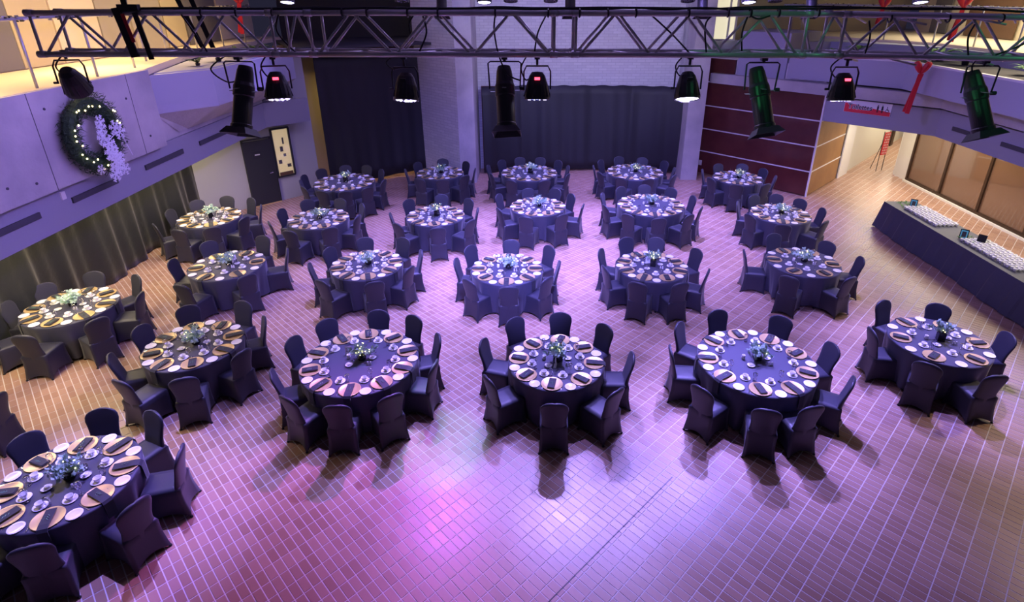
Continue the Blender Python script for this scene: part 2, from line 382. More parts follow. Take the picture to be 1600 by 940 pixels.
# door
T45 = R(45)
dd = empty('door_1', (-8.40, 17.04, 0), T45); dd['kind'] = 'structure'; dd['label'] = 'matte black door with small white name plate'; dd['category'] = 'door'
MB().box((0, -0.04, 1.03), (0.80, 0.05, 2.02)).build('door_leaf', 'door_black', dd)
MB().box((-0.42, -0.03, 1.05), (0.04, 0.08, 2.08)).box((0.42, -0.03, 1.05), (0.04, 0.08, 2.08)).box((0, -0.03, 2.09), (0.88, 0.08, 0.04)).build('door_frame', 'door_black', dd)
h = MB().tube([(0.30, -0.07, 1.0), (0.30, -0.13, 1.0), (0.20, -0.13, 1.0)], 0.012, 6).lathe([(0.03, 0), (0.03, 0.02)], 10, (0.30, -0.075, 1.0), Matrix.Rotation(R(90), 3, 'X')).build('door_handle', 'silver', dd)
pt = MB().box((-0.06, -0.07, 1.62), (0.26, 0.012, 0.24)).build('name_plate', 'ink', dd)
MB().box((-0.05, -0.08, 1.62), (0.15, 0.006, 0.035)).build('lettering', 'white_trim', pt)
MB().box((0.0, -0.05, 0.015), (0.86, 0.06, 0.03)).build('threshold', 'gold', dd)
ww = empty('window_1', (-7.87, 17.57, 0), T45); ww['kind'] = 'structure'; ww['label'] = 'lit interior window beside the black door'; ww['category'] = 'window'
MB().box((0, -0.03, 0.79), (0.56, 0.07, 0.05)).box((0, -0.03, 2.30), (0.56, 0.07, 0.05)).box((-0.27, -0.03, 1.55), (0.05, 0.07, 1.5)).box((0.27, -0.03, 1.55), (0.05, 0.07, 1.5)).build('window_frame', 'door_black', ww)
MB().box((0, -0.005, 1.55), (0.5, 0.01, 1.48)).build('lit_interior', 'lit_poster', ww)
pc = MB()
for (x, z, w_, h_) in [(-0.02, 1.65, .09, .16), (0.06, 1.9, .05, .2), (0.05, 1.45, .08, .09), (-0.12, 1.25, .1, .12), (0.14, 1.1, .12, .1)]:
    pc.box((x, -0.014, z), (w_, .006, h_))
pc.build('picture', 'grey_panel', ww)
MB().box((0.0, -0.04, 0.86), (0.42, 0.03, 0.12)).build('counter_items', 'brown_door', ww)
MB().box((0, -0.028, 1.55), (0.5, 0.006, 1.48)).build('pane', 'clear_glass', ww)
# wall camera beside drape
wc = empty('security_camera', (-7.30, 18.08, 2.78), R(45), 'small white camera on a bracket left of the tall drape', 'camera')
MB().tube([(0, 0, 0), (0, -0.25, 0.02)], 0.02, 6).build('bracket', 'off_white', wc)
MB().box((-0.12, -0.25, 0.03), (0.26, 0.09, 0.09)).build('camera_body', 'off_white', wc)
# gap with warm room behind, tall drape
wall('wall_back_left_warm', (-7.9, 19.2), (-3.2, 22.6), 0, 4.2, 0.1, 'cream', 'warm lit wall glimpsed behind the tall drape', 'wall')
area('store_room_lamp', (-6.1, 20.2, 3.8), (0, 0, 0), 0.5, 50, WRM)
drape('tall_black_drape', [(-6.86, 18.62), (-3.5, 20.72)], 0.16, 4.35, 'drape_back', 'tall black drape hiding the rear left corner', 6.5, 0.05, 220, 9, hem=0.05)
# upper room above the tall drape, its darkness put into near-black colours
wall('floor_rear_gallery_edge', (-8.0, 18.55), (-3.3, 21.1), 4.36, 4.62, 0.4, 'brown_door', 'dark gallery edge above the tall drape', 'trim')
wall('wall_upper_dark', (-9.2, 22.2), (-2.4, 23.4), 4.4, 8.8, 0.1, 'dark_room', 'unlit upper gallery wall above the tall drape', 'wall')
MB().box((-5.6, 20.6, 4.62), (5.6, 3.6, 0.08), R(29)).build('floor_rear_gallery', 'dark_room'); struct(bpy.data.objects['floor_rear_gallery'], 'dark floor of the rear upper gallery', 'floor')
lp = empty('table_lamp', (-3.9, 21.4, 4.66), 0, 'small glowing lamp on the dark rear gallery', 'lamp')
MB().lathe([(0.06, 0), (0.02, 0.03), (0.015, 0.14)], 10).build('lamp_base', 'brown_door', lp); MB().lathe([(0.05, 0.14), (0.08, 0.2), (0.05, 0.27), (0.001, 0.3)], 12).build('lamp_shade', 'lamp_glow', lp)
# left pier (brick flank, pale nose) and recess
o = MB().prism([(-4.05, 20.55), (-2.44, 18.94), (-2.2, 19.2), (-2.2, 21.2), (-3.4, 21.6)], 0, 9.0).build('wall_pier_left', 'painted_brick'); fixn(o); struct(o, 'painted brick pier left of the central drape', 'wall')
o = MB().prism([(-2.44, 18.94), (-1.93, 19.30), (-1.93, 21.1), (-2.44, 21.1)], 0, 9.0).build('column_left', 'concrete'); fixn(o); struct(o, 'pale column nose left of the central drape', 'column')
o = MB().box((1.9, 21.15, 4.5), (8.6, 0.2, 9.0)).build('wall_back', 'painted_brick'); struct(o, 'white painted brick wall above the central drape', 'wall')
drape('central_black_drape', [(-1.75, 20.35), (-0.4, 20.75), (3.6, 20.75), (5.45, 20.3)], 0.07, 3.14, 'drape_back', 'wide black drape across the centre of the back wall', 5.5, 0.06, 260, 21, billow=0.10, hem=0.03)
MB().box((-1.55, 20.9, 1.55), (0.5, 0.1, 3.1)).build('recess_panel', 'mahogany', bpy.data.objects['wall_back'])
o = MB().prism([(5.36, 19.6), (5.94, 19.6), (5.94, 20.5), (5.36, 20.9)], 0, 9.0).build('column_right', 'concrete'); fixn(o); struct(o, 'pale column right of the central drape', 'column')
MB().box((5.35, 20.75, 6.0), (0.16, 0.3, 5.5)).build('downpipe', 'steel_paint', bpy.data.objects['wall_back'])
# panelled box with pale joints
a0 = Vector((5.98, 20.83)); c0 = Vector((9.05, 17.76)); e0 = Vector((10.95, 19.66))
core = MB().prism([tuple(a0 + Vector((.08, .08))), tuple(c0 + Vector((0, .12))), tuple(e0 + Vector((-.08, .08))), (9.6, 23.5), (6.5, 22.5)], 0, 4.1).build('wall_right_panelled', 'white_trim'); fixn(core)
struct(core, 'mahogany panelled wall block with pale joints', 'wall')
zs = [0.02, 0.84, 1.66, 2.48, 3.30, 4.10]
def panel(p, q, z0, z1, m, name='panel'):
    d = (q - p).normalized(); nr = Vector((d.y, -d.x)) * 0.02
    return fixn(MB().prism([tuple(p + d * .012 - nr * 3), tuple(q - d * .012 - nr * 3), tuple(q - d * .012 + nr), tuple(p + d * .012 + nr)], z0 + .014, z1 - .014).build(name, m, core))
mid = a0.lerp(c0, 0.30)
for i in range(4): panel(a0, c0, zs[i], zs[i + 1], 'mahogany')
panel(a0, mid, zs[4], zs[5], 'mahogany')
for i in range(4): panel(c0, e0, zs[i], min(zs[i + 1], 3.2), 'mahogany_warm_lit')
for i in range(1, 5):
    for p_, q_ in ((a0, c0 if i < 5 else mid), (c0, e0)):
        if i == 4 and p_ is c0: continue
        d_ = (q_ - p_).normalized(); n_ = Vector((d_.y, -d_.x)) * .035
        fixn(MB().prism([tuple(p_), tuple(q_), tuple(q_ + n_), tuple(p_ + n_)], zs[i] - .018, zs[i] + .018).build('joint_strip', 'white_trim', core))
MB().box((c0.x, c0.y - 0.02, 1.65), (0.05, 0.05, 3.3), T45).build('corner_trim', 'white_trim', core)
so = MB().box((6.25, 20.40, 0.42), (0.02, 0.12, 0.18), T45).build('socket_plate', 'off_white', core)
al = tag(MB().lathe([(0.05, 0), (0.05, 0.04), (0.03, 0.06)], 12, (6.10, 20.55, 1.5), Matrix.Rotation(R(90), 3, 'X')).build('alarm_bell', 'red_cloth'), 'small red alarm device beside the right column', 'alarm')
# white brick block + parapet over the panels
o = MB().prism([(6.95, 19.9), (8.1, 18.75), (9.6, 20.0), (8.5, 21.6)], 3.42, 5.0).build('wall_upper_block', 'planter_paint'); fixn(o); struct(o, 'pale block standing above the mahogany panels', 'wall')
# RIGHT: bulkhead across the corridor mouth and along the side
rb = fixn(MB().prism([(9.05, 17.76), (11.2, 15.61), (11.2, 3.0), (11.5, 3.0), (11.5, 15.75), (9.27, 17.98)], 2.5, 3.22).build('wall_right_bulkhead', 'plaster')); struct(rb, 'violet-lit bulkhead over the right corridor', 'wall')
for y0, y1 in [(14.1, 15.0), (12.1, 13.3), (12.9, 13.9)][:2]: MB().box((11.195, (y0 + y1) / 2, 2.85), (0.05, y1 - y0, 0.10)).build('slot', 'slot_dark', rb)
o = fixn(MB().prism([(6.2, 20.3), (8.95, 17.50), (11.0, 15.40), (11.0, 3.0), (11.6, 3.0), (11.6, 16.3), (7.0, 21.0)], 3.30, 3.62).build('wall_right_ledge', 'concrete')); struct(o, 'concrete ledge above the right bulkhead', 'wall')
pr = fixn(MB().prism([(8.1, 18.6), (10.38, 16.3), (10.38, 3.0), (12.0, 3.0), (12.0, 17.5), (9.8, 19.8)], 3.68, 4.38).build('wall_right_planter', 'planter_paint')); struct(pr, 'long violet-lit planter trough along the right gallery', 'planter')
fixn(MB().prism([(8.6, 18.5), (10.52, 16.5), (10.52, 3.0), (11.9, 3.0), (11.9, 17.3), (9.8, 19.5)], 4.38, 4.41).build('soil', 'dark_room', pr))
fixn(MB().prism([(8.1, 18.6), (10.38, 16.3), (10.38, 3.0), (10.50, 3.0), (10.50, 16.36), (8.2, 18.66)], 4.38, 4.43).build('rim', 'white_trim', pr))
o = fixn(MB().prism([(8.0, 20.6), (10.1, 21.2), (12.25, 17.6), (12.25, 3.0), (12.0, 3.0), (12.0, 17.3), (9.8, 19.6), (8.1, 19.4)], 4.2, 4.70).build('wall_right_gallery_face', 'planter_paint')); struct(o, 'violet face below the right gallery floor', 'wall')
o = fixn(MB().prism([(8.0, 20.6), (9.8, 21.8), (12.1, 17.9), (12.2, 3.0), (16, 3.0), (16, 26), (8.0, 26)], 4.70, 4.78).build('floor_right_gallery', 'gallery_floor')); struct(o, 'pale gallery floor at upper right', 'floor')
wall('ceiling_right_soffit', (13.5, 3.0), (13.5, 16.0), 2.5, 2.6, 2.1, 'plaster_wall', 'flat soffit above the drinks table', 'ceiling')
o = fixn(MB().prism([(9.3, 18.0), (11.3, 16.0), (13.6, 16.0), (20, 26), (18, 30), (11.2, 20.0)], 2.62, 2.7).build('ceiling_right_corridor', 'off_white')); struct(o, 'corridor ceiling beyond the bulkhead', 'ceiling')
# corridor walls
o = wall('wall_corridor_left', (10.98, 19.75), (19.6, 28.6), 0, 2.7, 0.12, 'off_white', 'cream corridor wall leading away past the panels', 'wall')
MB().box((11.42, 20.10, 1.25), (0.95, 0.04, 2.5), T45).build('door_panel', 'white_trim', o)
MB().box((15.9, 24.7, 1.3), (0.35, 0.05, 2.6), T45).build('door_gap', 'frame_bronze', o)
wall('wall_corridor_right', (13.42, 20.3), (21, 27.5), 0, 2.7, 0.12, 'off_white', 'pale corridor wall behind the red stand', 'wall', side=-1)
wall('wall_corridor_end', (18.0, 30), (22.5, 26.5), 0, 2.7, 0.12, 'off_white', 'far end wall of the corridor', 'wall')
o = MB().box((13.52, 19.88, 1.3), (0.2, 0.75, 2.6)).build('column_corridor', 'off_white'); struct(o, 'white pillar at the end of the bronze glass', 'column')
# bronze glazing
gz = empty('window_2', (13.42, 13.0, 0)); gz['kind'] = 'structure'; gz['label'] = 'bronze glazed partition behind the drinks table'; gz['category'] = 'window'
ps = [19.45, 17.72, 16.0, 14.2, 12.4, 10.6, 8.8, 7.0]
for y in ps: MB().box((0, y - 13.0, 1.3), (0.10, 0.09, 2.6)).build('mullion', 'frame_bronze', gz)
MB().box((0, 13.2 - 13.0, 0.07), (0.12, 12.5, 0.14)).box((0, 0.2, 2.52), (0.12, 12.5, 0.12)).build('rail', 'frame_bronze', gz)
for i in range(7): MB().box((0.01, (ps[i] + ps[i + 1]) / 2 - 13.0, 1.3), (0.02, ps[i] - ps[i + 1] - 0.08, 2.36)).build('pane', 'bronze_glass', gz)
MB().box((-0.09, 0.2, 0.03), (0.08, 12.6, 0.06)).build('kerb', 'off_white', gz)
# upper right background
uw = wall('wall_upper_right', (15.2, 3.0), (15.2, 24.0), 4.75, 8.6, 0.15, 'cream_pale', 'cream wall behind the right gallery', 'wall', side=-1)
uw2 = wall('wall_upper_back', (5.94, 21.9), (15.2, 24.6), 4.2, 8.6, 0.15, 'tan_panel', 'gallery wall behind the upper right corner', 'wall')
for (x, y, w_, m_) in [(15.12, 22.5, 0.9, 'grey_panel'), (15.12, 20.0, 2.2, 'brown_door'), (15.12, 16.6, 1.5, 'tan_panel'), (15.12, 14.3, 1.0, 'grey_panel')]:
    MB().box((x, y, 5.95), (0.05, w_, 2.3)).build('wall_panel', m_, uw)
uwn = empty('window_3', (6.72, 21.45, 0)); uwn['kind'] = 'structure'; uwn['label'] = 'yellow lit upper window beside the right column'; uwn['category'] = 'window'
MB().box((0, 0.06, 5.5), (1.0, 0.03, 1.75)).build('lit_interior', 'lit_window', uwn)
MB().box((-0.5, 0, 5.5), (0.06, 0.08, 1.8)).box((0.5, 0, 5.5), (0.06, 0.08, 1.8)).box((0.25, 0, 5.5), (0.05, 0.08, 1.8)).box((0, 0, 4.62), (1.06, 0.1, 0.06)).box((0, 0, 6.4), (1.06, 0.1, 0.06)).build('window_frame', 'white_trim', uwn)
MB().box((0, 0.04, 5.5), (0.95, 0.006, 1.7)).build('pane', 'clear_glass', uwn)
wall('wall_upper_mid', (5.94, 21.6), (8.6, 21.6), 3.4, 4.6, 0.15, 'planter_paint', 'violet wall below the yellow upper window', 'wall')
# roof and unseen walls that close the hall
o = MB().box((2.5, 15, 9.15), (27, 28, 0.1)).build('ceiling', 'roof_dark'); struct(o, 'dark high ceiling of the hall', 'ceiling')

# ------------------------------------------------------------------ banquet chairs
def chair_mesh():
    mb = MB(); N = 9
    # skirt: four concave sides between four feet, arched hems
    def ring(z, hx, yf, yb, conc, arch):
        c = [(-hx, yf), (hx, yf), (hx * 0.97, yb), (-hx * 0.97, yb)]
        cen = (0, (yf + yb) / 2); pts = []
        for k in range(4):
            a = Vector(c[k]); b = Vector(c[(k + 1) % 4])
            for i in range(N):
                f = i / N; p = a.lerp(b, f); w = 4 * f * (1 - f); q = p.lerp(Vector(cen), conc * w)
                pts.append((q.x, q.y, z + arch * (w ** 0.7)))
        return pts
    R_ = [ring(0.012, .225, .235, -.285, .20, .055), ring(.10, .216, .228, -.268, .13, .03), ring(.22, .207, .220, -.245, .06, .01), ring(.36, .205, .215, -.236, .02, 0), ring(.44, .207, .215, -.238, 0, 0), ring(.465, .195, .203, -.225, 0, 0), ring(.475, .12, .12, -.15, 0, 0)]
    n = 4 * N
    for r in R_: mb.v += r
    for i in range(len(R_) - 1):
        for j in range(n): mb.f.append((i * n + j, i * n + (j + 1) % n, (i + 1) * n + (j + 1) % n, (i + 1) * n + j))
    mb.f.append(tuple((len(R_) - 1) * n + j for j in range(n)))
    # back: leaning slab with a waist and an arched top
    prof = [(.36, .196, -.200, .033), (.46, .188, -.206, .036), (.52, .178, -.214, .036), (.60, .178, -.232, .032), (.70, .190, -.255, .028), (.78, .204, -.272, .026), (.835, .198, -.285, .026), (.873, .178, -.294, .025), (.902, .142, -.300, .023), (.922, .092, -.304, .018), (.931, .035, -.306, .010)]
    k0 = len(mb.v); M_ = 16
    for z, hw, yc, t in prof:
        for j in range(M_):
            a = 2 * PI * j / M_; ca, sa = math.cos(a), math.sin(a)
            x = hw * math.copysign(abs(ca) ** 0.45, ca); y = yc + t * math.copysign(abs(sa) ** 0.8, sa) - 0.018 * (x / hw) ** 2 * -1
            mb.v.append((x, y, z))
    for i in range(len(prof) - 1):
        for j in range(M_):
            a0 = k0 + i * M_ + j; a1 = k0 + i * M_ + (j + 1) % M_; mb.f.append((a0, a1, a1 + M_, a0 + M_))
    mb.f.append(tuple(k0 + (len(prof) - 1) * M_ + j for j in range(M_)))
    return mb
ch0 = chair_mesh().build('banquet_chair', 'spandex', smooth=True)
for (x, y) in ((-.215, .225), (.215, .225), (-.21, -.275), (.21, -.275)):
    MB().lathe([(.018, 0), (.020, .012), (.014, .022)], 8, (x, y, 0)).build('foot', 'foot_rubber', ch0)
tag(ch0, cat='chair')

# ------------------------------------------------------------------ table parts
def cloth_mesh(rad, seed):
    rr = random.Random(seed); ph = [rr.uniform(0, 6.28) for _ in range(4)]; n = 120
    nf = rr.choice((11, 12, 13, 14)); mb = MB()
    prof = [(0.0, .757), (.5, .757), (.97, .757), (1.0, .753), (1.008, .735), (1.01, .66), (1.012, .52), (1.015, .36), (1.02, .2), (1.03, .055)]
    vs = []
    for k, (f, z) in enumerate(prof):
        drop = max(0, (.74 - z) / .7)
        for j in range(n):
            a = 2 * PI * j / n
            w = math.sin(nf * a + ph[0]) + 0.5 * math.sin((nf * 2 - 3) * a + ph[1]) + 0.5 * math.sin(5 * a + ph[2])
            r = rad * f + drop * (0.042 * w - 0.075)
            vs.append((r * math.cos(a), r * math.sin(a), z))
    mb.v = vs
    for i in range(1, len(prof) - 1):
        for j in range(n): mb.f.append((i * n + j, i * n + (j + 1) % n, (i + 1) * n + (j + 1) % n, (i + 1) * n + j))
    k = len(mb.v); mb.v.append((0, 0, .757))
    for j in range(n): mb.f.append((k, n + j, n + (j + 1) % n))
    return mb
def new_mesh(mb, name, m, smooth=True):
    o = mb.build(name, m, smooth=smooth); me = o.data; bpy.data.objects.remove(o); return me
charger0 = MB().lathe([(0.001, .003), (.10, .003), (.112, .005), (.155, .014), (.163, .017), (.164, .014), (.112, .001), (.001, .0)], 28).build('charger_plate', 'gold', smooth=True)
plate0 = MB().lathe([(0.001, .004), (.055, .004), (.062, .007), (.084, .015), (.085, .013), (.055, .0), (.001, .0)], 22).build('bread_plate', 'porcelain', smooth=True)
saucer0 = MB().lathe([(0.001, .005), (.035, .004), (.045, .007), (.076, .016), (.077, .014), (.04, .0), (.001, .0)], 22).build('saucer', 'porcelain', smooth=True)
cup0 = MB().lathe([(.020, .006), (.022, .010), (.034, .030), (.042, .060), (.043, .068), (.040, .068), (.033, .034), (.018, .014), (.001, .013)], 18).build('coffee_cup', 'porcelain', smooth=True)
MB().tube([(.040, 0, .056), (.058, 0, .056), (.064, 0, .044), (.055, 0, .030), (.036, 0, .028)], .0045, 6).build('handle', 'porcelain', cup0, smooth=True)
glass0 = MB().lathe([(.032, .0), (.031, .003), (.006, .008), (.0045, .07), (.010, .085), (.030, .105), (.037, .135), (.034, .165), (.030, .185)], 14).build('wine_glass', 'clear_glass', smooth=True)
flute0 = MB().lathe([(.028, .0), (.028, .012), (.030, .06), (.034, .13)], 14).build('water_glass', 'clear_glass', smooth=True)
fork0 = MB().box((0, -.04, .003), (.008, .12, .003)).prism([(-.011, .02), (.011, .02), (.011, .045), (-.011, .045)], .002, .005).box((-.009, .062, .004), (.003, .036, .002)).box((-.003, .062, .004), (.003, .036, .002)).box((.003, .062, .004), (.003, .036, .002)).box((.009, .062, .004), (.003, .036, .002)).build('fork', 'silver')
knife0 = MB().box((0, -.06, .004), (.011, .09, .006)).prism([(-.007, -.015), (.007, -.015), (.010, .04), (.004, .10), (-.007, .085)], .002, .004).build('knife', 'silver')
def napkin(hang):
    mb = MB()
    if hang:
        t = .009; pr = [(-.12, .021), (.10, .021), (.162, .010), (.178, -.01), (.182, -.06), (.184, -.17 - .05 * hang)]
        vs = []
        for s_, z in pr: vs += [(-.052, s_, z), (.052, s_, z), (.052, s_, z + t), (-.052, s_, z + t)] if s_ < .17 else [(-.052, s_, z), (.052, s_, z), (.052, s_ + t, z), (-.052, s_ + t, z)]
        fs = [(0, 1, 2, 3), tuple(len(vs) - 4 + i for i in (3, 2, 1, 0))]
        for i in range(len(pr) - 1):
            for j in range(4): fs.append((i * 4 + j, i * 4 + (j + 1) % 4, i * 4 + 4 + (j + 1) % 4, i * 4 + 4 + j))
        mb.add(vs, fs)
    else:
        mb.box((0, 0, .022), (.105, .235, .012)).box((.004, .004, .031), (.098, .222, .006))
    o = fixn(mb.build('napkin', 'napkin'))
    sp = MB()
    for k in range(5):
        a = R(-50 + 25 * k); sp.add([(0, -.03 + .012 * k, .037), (.012 * math.cos(a) + .01 * (k % 2 * 2 - 1), -.02 + .014 * k, .041), (.03 * (k % 2 * 2 - 1), .0 + .014 * k, .038), (.008 * (k % 2 * 2 - 1), -.03 + .014 * k, .036)], [(0, 1, 2, 3)])
    sp.build('sprig', 'sprig', o)['label'] = 'small green sprig'
    return o
nap_flat = napkin(0); nap_hang = napkin(1)
sugar0 = MB().lathe([(.035, 0), (.045, .006), (.060, .022), (.062, .024), (.05, .012), (.001, .008)], 18).box((.0, .0, .022), (.05, .035, .02), .4).build('sugar_dish', 'porcelain', smooth=True)
creamer0 = MB().lathe([(.022, 0), (.032, .02), (.030, .05), (.024, .062), (.028, .075), (.025, .075), (.02, .06), (.001, .02)], 14).build('creamer', 'porcelain', smooth=True)
MB().tube([(.026, 0, .06), (.046, 0, .055), (.044, 0, .03), (.03, 0, .02)], .004, 6).build('handle', 'porcelain', creamer0)
salt0 = MB().lathe([(.016, 0), (.018, .01), (.012, .05), (.014, .055), (.001, .065)], 10).build('salt_shaker', 'porcelain', smooth=True)
candle0 = MB().lathe([(.030, 0), (.034, .01), (.036, .06), (.033, .06), (.030, .012), (.001, .008)], 16).build('tea_light_holder', 'clear_glass', smooth=True)
MB().lathe([(.020, .01), (.020, .03), (.001, .03)], 10).build('candle', 'candle', candle0)
def leaf_cluster(n, rad, h, seed, size=.05, spread=1.0):
    rr = random.Random(seed); mb = MB()
    stems = [(rr.uniform(0, 6.28), rr.uniform(.3, 1.0)) for _ in range(9)]
    for k in range(n):
        a, e = rr.choice(stems); t = rr.uniform(.2, 1)
        r = rad * t * e * spread; z = h * (0.25 + t * (1.15 - e) + rr.uniform(-.1, .1))
        c = Vector((r * math.cos(a) + rr.uniform(-.02, .02), r * math.sin(a) + rr.uniform(-.02, .02), z))
        d = Vector((rr.uniform(-1, 1), rr.uniform(-1, 1), rr.uniform(-.4, .9))).normalized(); u = d.orthogonal().normalized(); w = d.cross(u)
        L_ = size * rr.uniform(.6, 1.1); b = L_ * .33
        mb.add([c, c + d * L_ * .5 + u * b, c + d * L_, c + d * L_ * .5 - u * b + w * .006], [(0, 1, 2), (0, 2, 3)])
    return mb
def vase_thing(seed, tall, lit):
    v = MB()
    h = .15 if tall else .085; w = .055 if tall else .06
    v.prism([(-w, -w), (w, -w), (w, w), (-w, w)], 0, h) if tall else v.lathe([(.04, 0), (.065, .02), (.07, .06), (.05, .085)], 18)
    o = v.build('flower_vase', 'vase_black')
    lf = leaf_cluster(230, .24 if tall else .26, .20, seed, .075).build('foliage', 'leaf', o, loc=(0, 0, h - .03)); lf['kind'] = 'stuff'
    rr = random.Random(seed + 50); mb = MB()
    for k in range(18 if lit else 4):
        a = rr.uniform(0, 6.28); r = rr.uniform(0, .13); z = rr.uniform(.02, .17)
        mb.lathe([(.0005, -.010), (.009, 0), (.0005, .010)], 5, (r * math.cos(a), r * math.sin(a), h + z))
    bl = mb.build('fairy_lights', 'bulb', o); bl['kind'] = 'stuff'
    return o
vases = [vase_thing(1, False, True), vase_thing(2, True, True), vase_thing(3, False, False), vase_thing(4, True, False)]
for p in (charger0, plate0, saucer0, cup0, glass0, flute0, fork0, knife0, nap_flat, nap_hang, sugar0, creamer0, salt0, candle0, ch0, *vases): p.location = (0, -30, -10)
PROTO = [charger0, plate0, saucer0, cup0, glass0, flute0, fork0, knife0, nap_flat, nap_hang, sugar0, creamer0, salt0, candle0, ch0, *vases]

TABLES = {
    'D': (0.396, 7.505, 8, [(-148, 1.24), (-94, 1.25), (-49, 1.27), (-4, 1.22), (43, 1.21), (84, 1.24), (124, 1.27), (165, 1.26)]),
    'E': (3.584, 7.512, 10, [(-142, 1.45), (-104, 1.42), (-76, 1.34), (-31, 1.37), (9, 1.35), (52, 1.38), (100, 1.34), (140, 1.37), (175, 1.37)]),
    'F': (6.878, 8.086, 8, [(-132, 1.18), (-86, 1.19), (-3, 1.13), (58, 1.13), (108, 1.15), (176, 1.13)]),
    'A': (-5.587, 5.089, 8, [(-157, 1.2), (-112, 1.2), (-69, 1.13), (-23, 1.27), (15, 1.27), (66, 1.13), (106, 1.13), (149, 1.13)]),
    'B': (-5.63, 7.97, 8, [(-150, 1.16), (-110, 1.27), (-67, 1.23), (-23, 1.13), (32, 1.13), (75, 1.22), (123, 1.2), (164, 1.13)]),
    'C': (-2.737, 7.524, 10, [(-155, 1.3), (-123, 1.34), (-89, 1.3), (-55, 1.32), (-14, 1.3), (21, 1.3), (58, 1.3), (90, 1.3), (132, 1.3), (163, 1.3)]),
    'G': (-8.626, 9.236, 8, [(-171, 1.10), (-130, 1.25), (-83, 1.27), (-36, 1.27), (9, 1.24), (55, 1.18), (107, 1.18), (149, 1.13)]),
    'H': (-6.564, 11.002, 8, [(-175, 1.15), (-104, 1.27), (-45, 1.15), (23, 1.24), (78, 1.27), (134, 1.27)]),
    'I': (-3.554, 11.024, 8, [(-164, 1.18), (-121, 1.24), (-68, 1.21), (-24, 1.14), (18, 1.2), (62, 1.26), (107, 1.17), (153, 1.13)]),
    'J': (-0.517, 10.829, 8, [(-132, 1.13), (-86, 1.13), (-40, 1.14), (0, 1.13), (41, 1.26), (87, 1.19), (136, 1.22), (174, 1.13)]),
    'K': (2.591, 10.95, 8, [(-161, 1.14), (-115, 1.19), (-71, 1.16), (-27, 1.19), (25, 1.25), (74, 1.23), (108, 1.26), (154, 1.19)]),
    'L': (5.936, 11.158, 8, [(-126, 1.27), (-66, 1.17), (-6, 1.21), (40, 1.16), (99, 1.24), (169, 1.26)]),
    'M': (6.634, 14.126, 8, [(-155, 1.13), (-109, 1.25), (-51, 1.21), (-2, 1.13), (41, 1.13), (74, 1.2), (108, 1.13), (153, 1.13)]),
    'N': (3.317, 14.832, 10, [(-161, 1.44), (-125, 1.45), (-93, 1.45), (-58, 1.45), (-27, 1.39), (12, 1.3), (52, 1.3), (88, 1.3), (122, 1.32), (158, 1.42)]),
    'O': (0.18, 14.701, 8, [(-150, 1.22), (-105, 1.27), (-59, 1.24), (-13, 1.27), (30, 1.15), (64, 1.21), (105, 1.13), (154, 1.27)]),
    'P': (-2.525, 13.987, 8, [(-167, 1.18), (-130, 1.27), (-79, 1.27), (-37, 1.27), (6, 1.13), (48, 1.22), (91, 1.26), (137, 1.23)]),
    'Q': (-5.545, 13.774, 8, [(-147, 1.2), (-103, 1.27), (-58, 1.21), (-10, 1.13), (33, 1.2), (78, 1.15), (123, 1.23), (166, 1.13)]),
    'R': (-8.429, 13.861, 8, [(-134, 1.27), (-95, 1.27), (-60, 1.27), (-21, 1.22), (22, 1.27), (59, 1.27), (96, 1.26), (133, 1.23), (173, 1.14)]),
    'S': (-5.815, 16.921, 10, [(-165, 1.3), (-135, 1.34), (-100, 1.38), (-72, 1.45), (-45, 1.45), (-12, 1.35), (41, 1.3), (75, 1.38), (105, 1.38), (140, 1.38), (172, 1.38)]),
    'T': (-2.988, 17.918, 8, [(-172, 1.13), (-113, 1.25), (-77, 1.27), (-41, 1.24), (-3, 1.17), (45, 1.13), (94, 1.17), (142, 1.13)]),
    'U': (-0.068, 17.923, 10, [(-153, 1.38), (-113, 1.45), (-70, 1.43), (-29, 1.42), (11, 1.34), (42, 1.38), (73, 1.38), (104, 1.38), (135, 1.38), (167, 1.43)]),
    'V': (3.411, 18.025, 10, [(-155, 1.38), (-118, 1.35), (-81, 1.3), (-38, 1.41), (-3, 1.3), (33, 1.38), (69, 1.3), (105, 1.38), (140, 1.38), (172, 1.38)]),
    'W': (6.581, 17.361, 8, [(-153, 1.17), (-110, 1.27), (-67, 1.23), (-17, 1.13), (26, 1.13), (65, 1.18), (107, 1.13), (160, 1.13)]),
    'X': (-8.75, 6.4, 8, [(-45, 1.2), (2, 1.2)]),
}
TN = {'A': ('the nearest table, bottom left', None), 'B': ('front-row table first from left', None), 'C': ('front-row table second from left', '22'), 'D': ('front-row table third from left', None),
      'E': ('front-row table fourth from left', '7'), 'F': ('front-row table at far right', '5'), 'G': ('the leftmost table by the drape', None), 'H': ('second-row table first from left', None),
      'I': ('second-row table second from left', None), 'J': ('second-row table third from left', '31'), 'K': ('second-row table fourth from left', None), 'L': ('second-row table at far right', '29'),
      'R': ('third-row table first from left', None), 'Q': ('third-row table second from left', None), 'P': ('third-row table third from left', None), 'O': ('third-row table fourth from left', None),
      'N': ('third-row table fifth from left', '9'), 'M': ('third-row table at far right', None), 'S': ('back-row table first from left', None), 'T': ('back-row table second from left', None),
      'U': ('back-row table third from left', None), 'V': ('back-row table fourth from left', None), 'W': ('back-row table beside mahogany panels', None), 'X': ('table cut off at left edge', None)}
NUM = ['twelve', 'one', 'two', 'three', 'four', 'five', 'six', 'seven', 'eight', 'nine', 'ten', 'eleven']
def clock(a, used):
    h = ((90 - a) / 30.0) % 12
    for q in sorted(range(24), key=lambda q: min(abs(h - q / 2), 12 - abs(h - q / 2))):
        if q not in used: used.add(q); break
    return (NUM[q // 2] + " o'clock") if q % 2 == 0 else ('half past ' + NUM[q // 2])
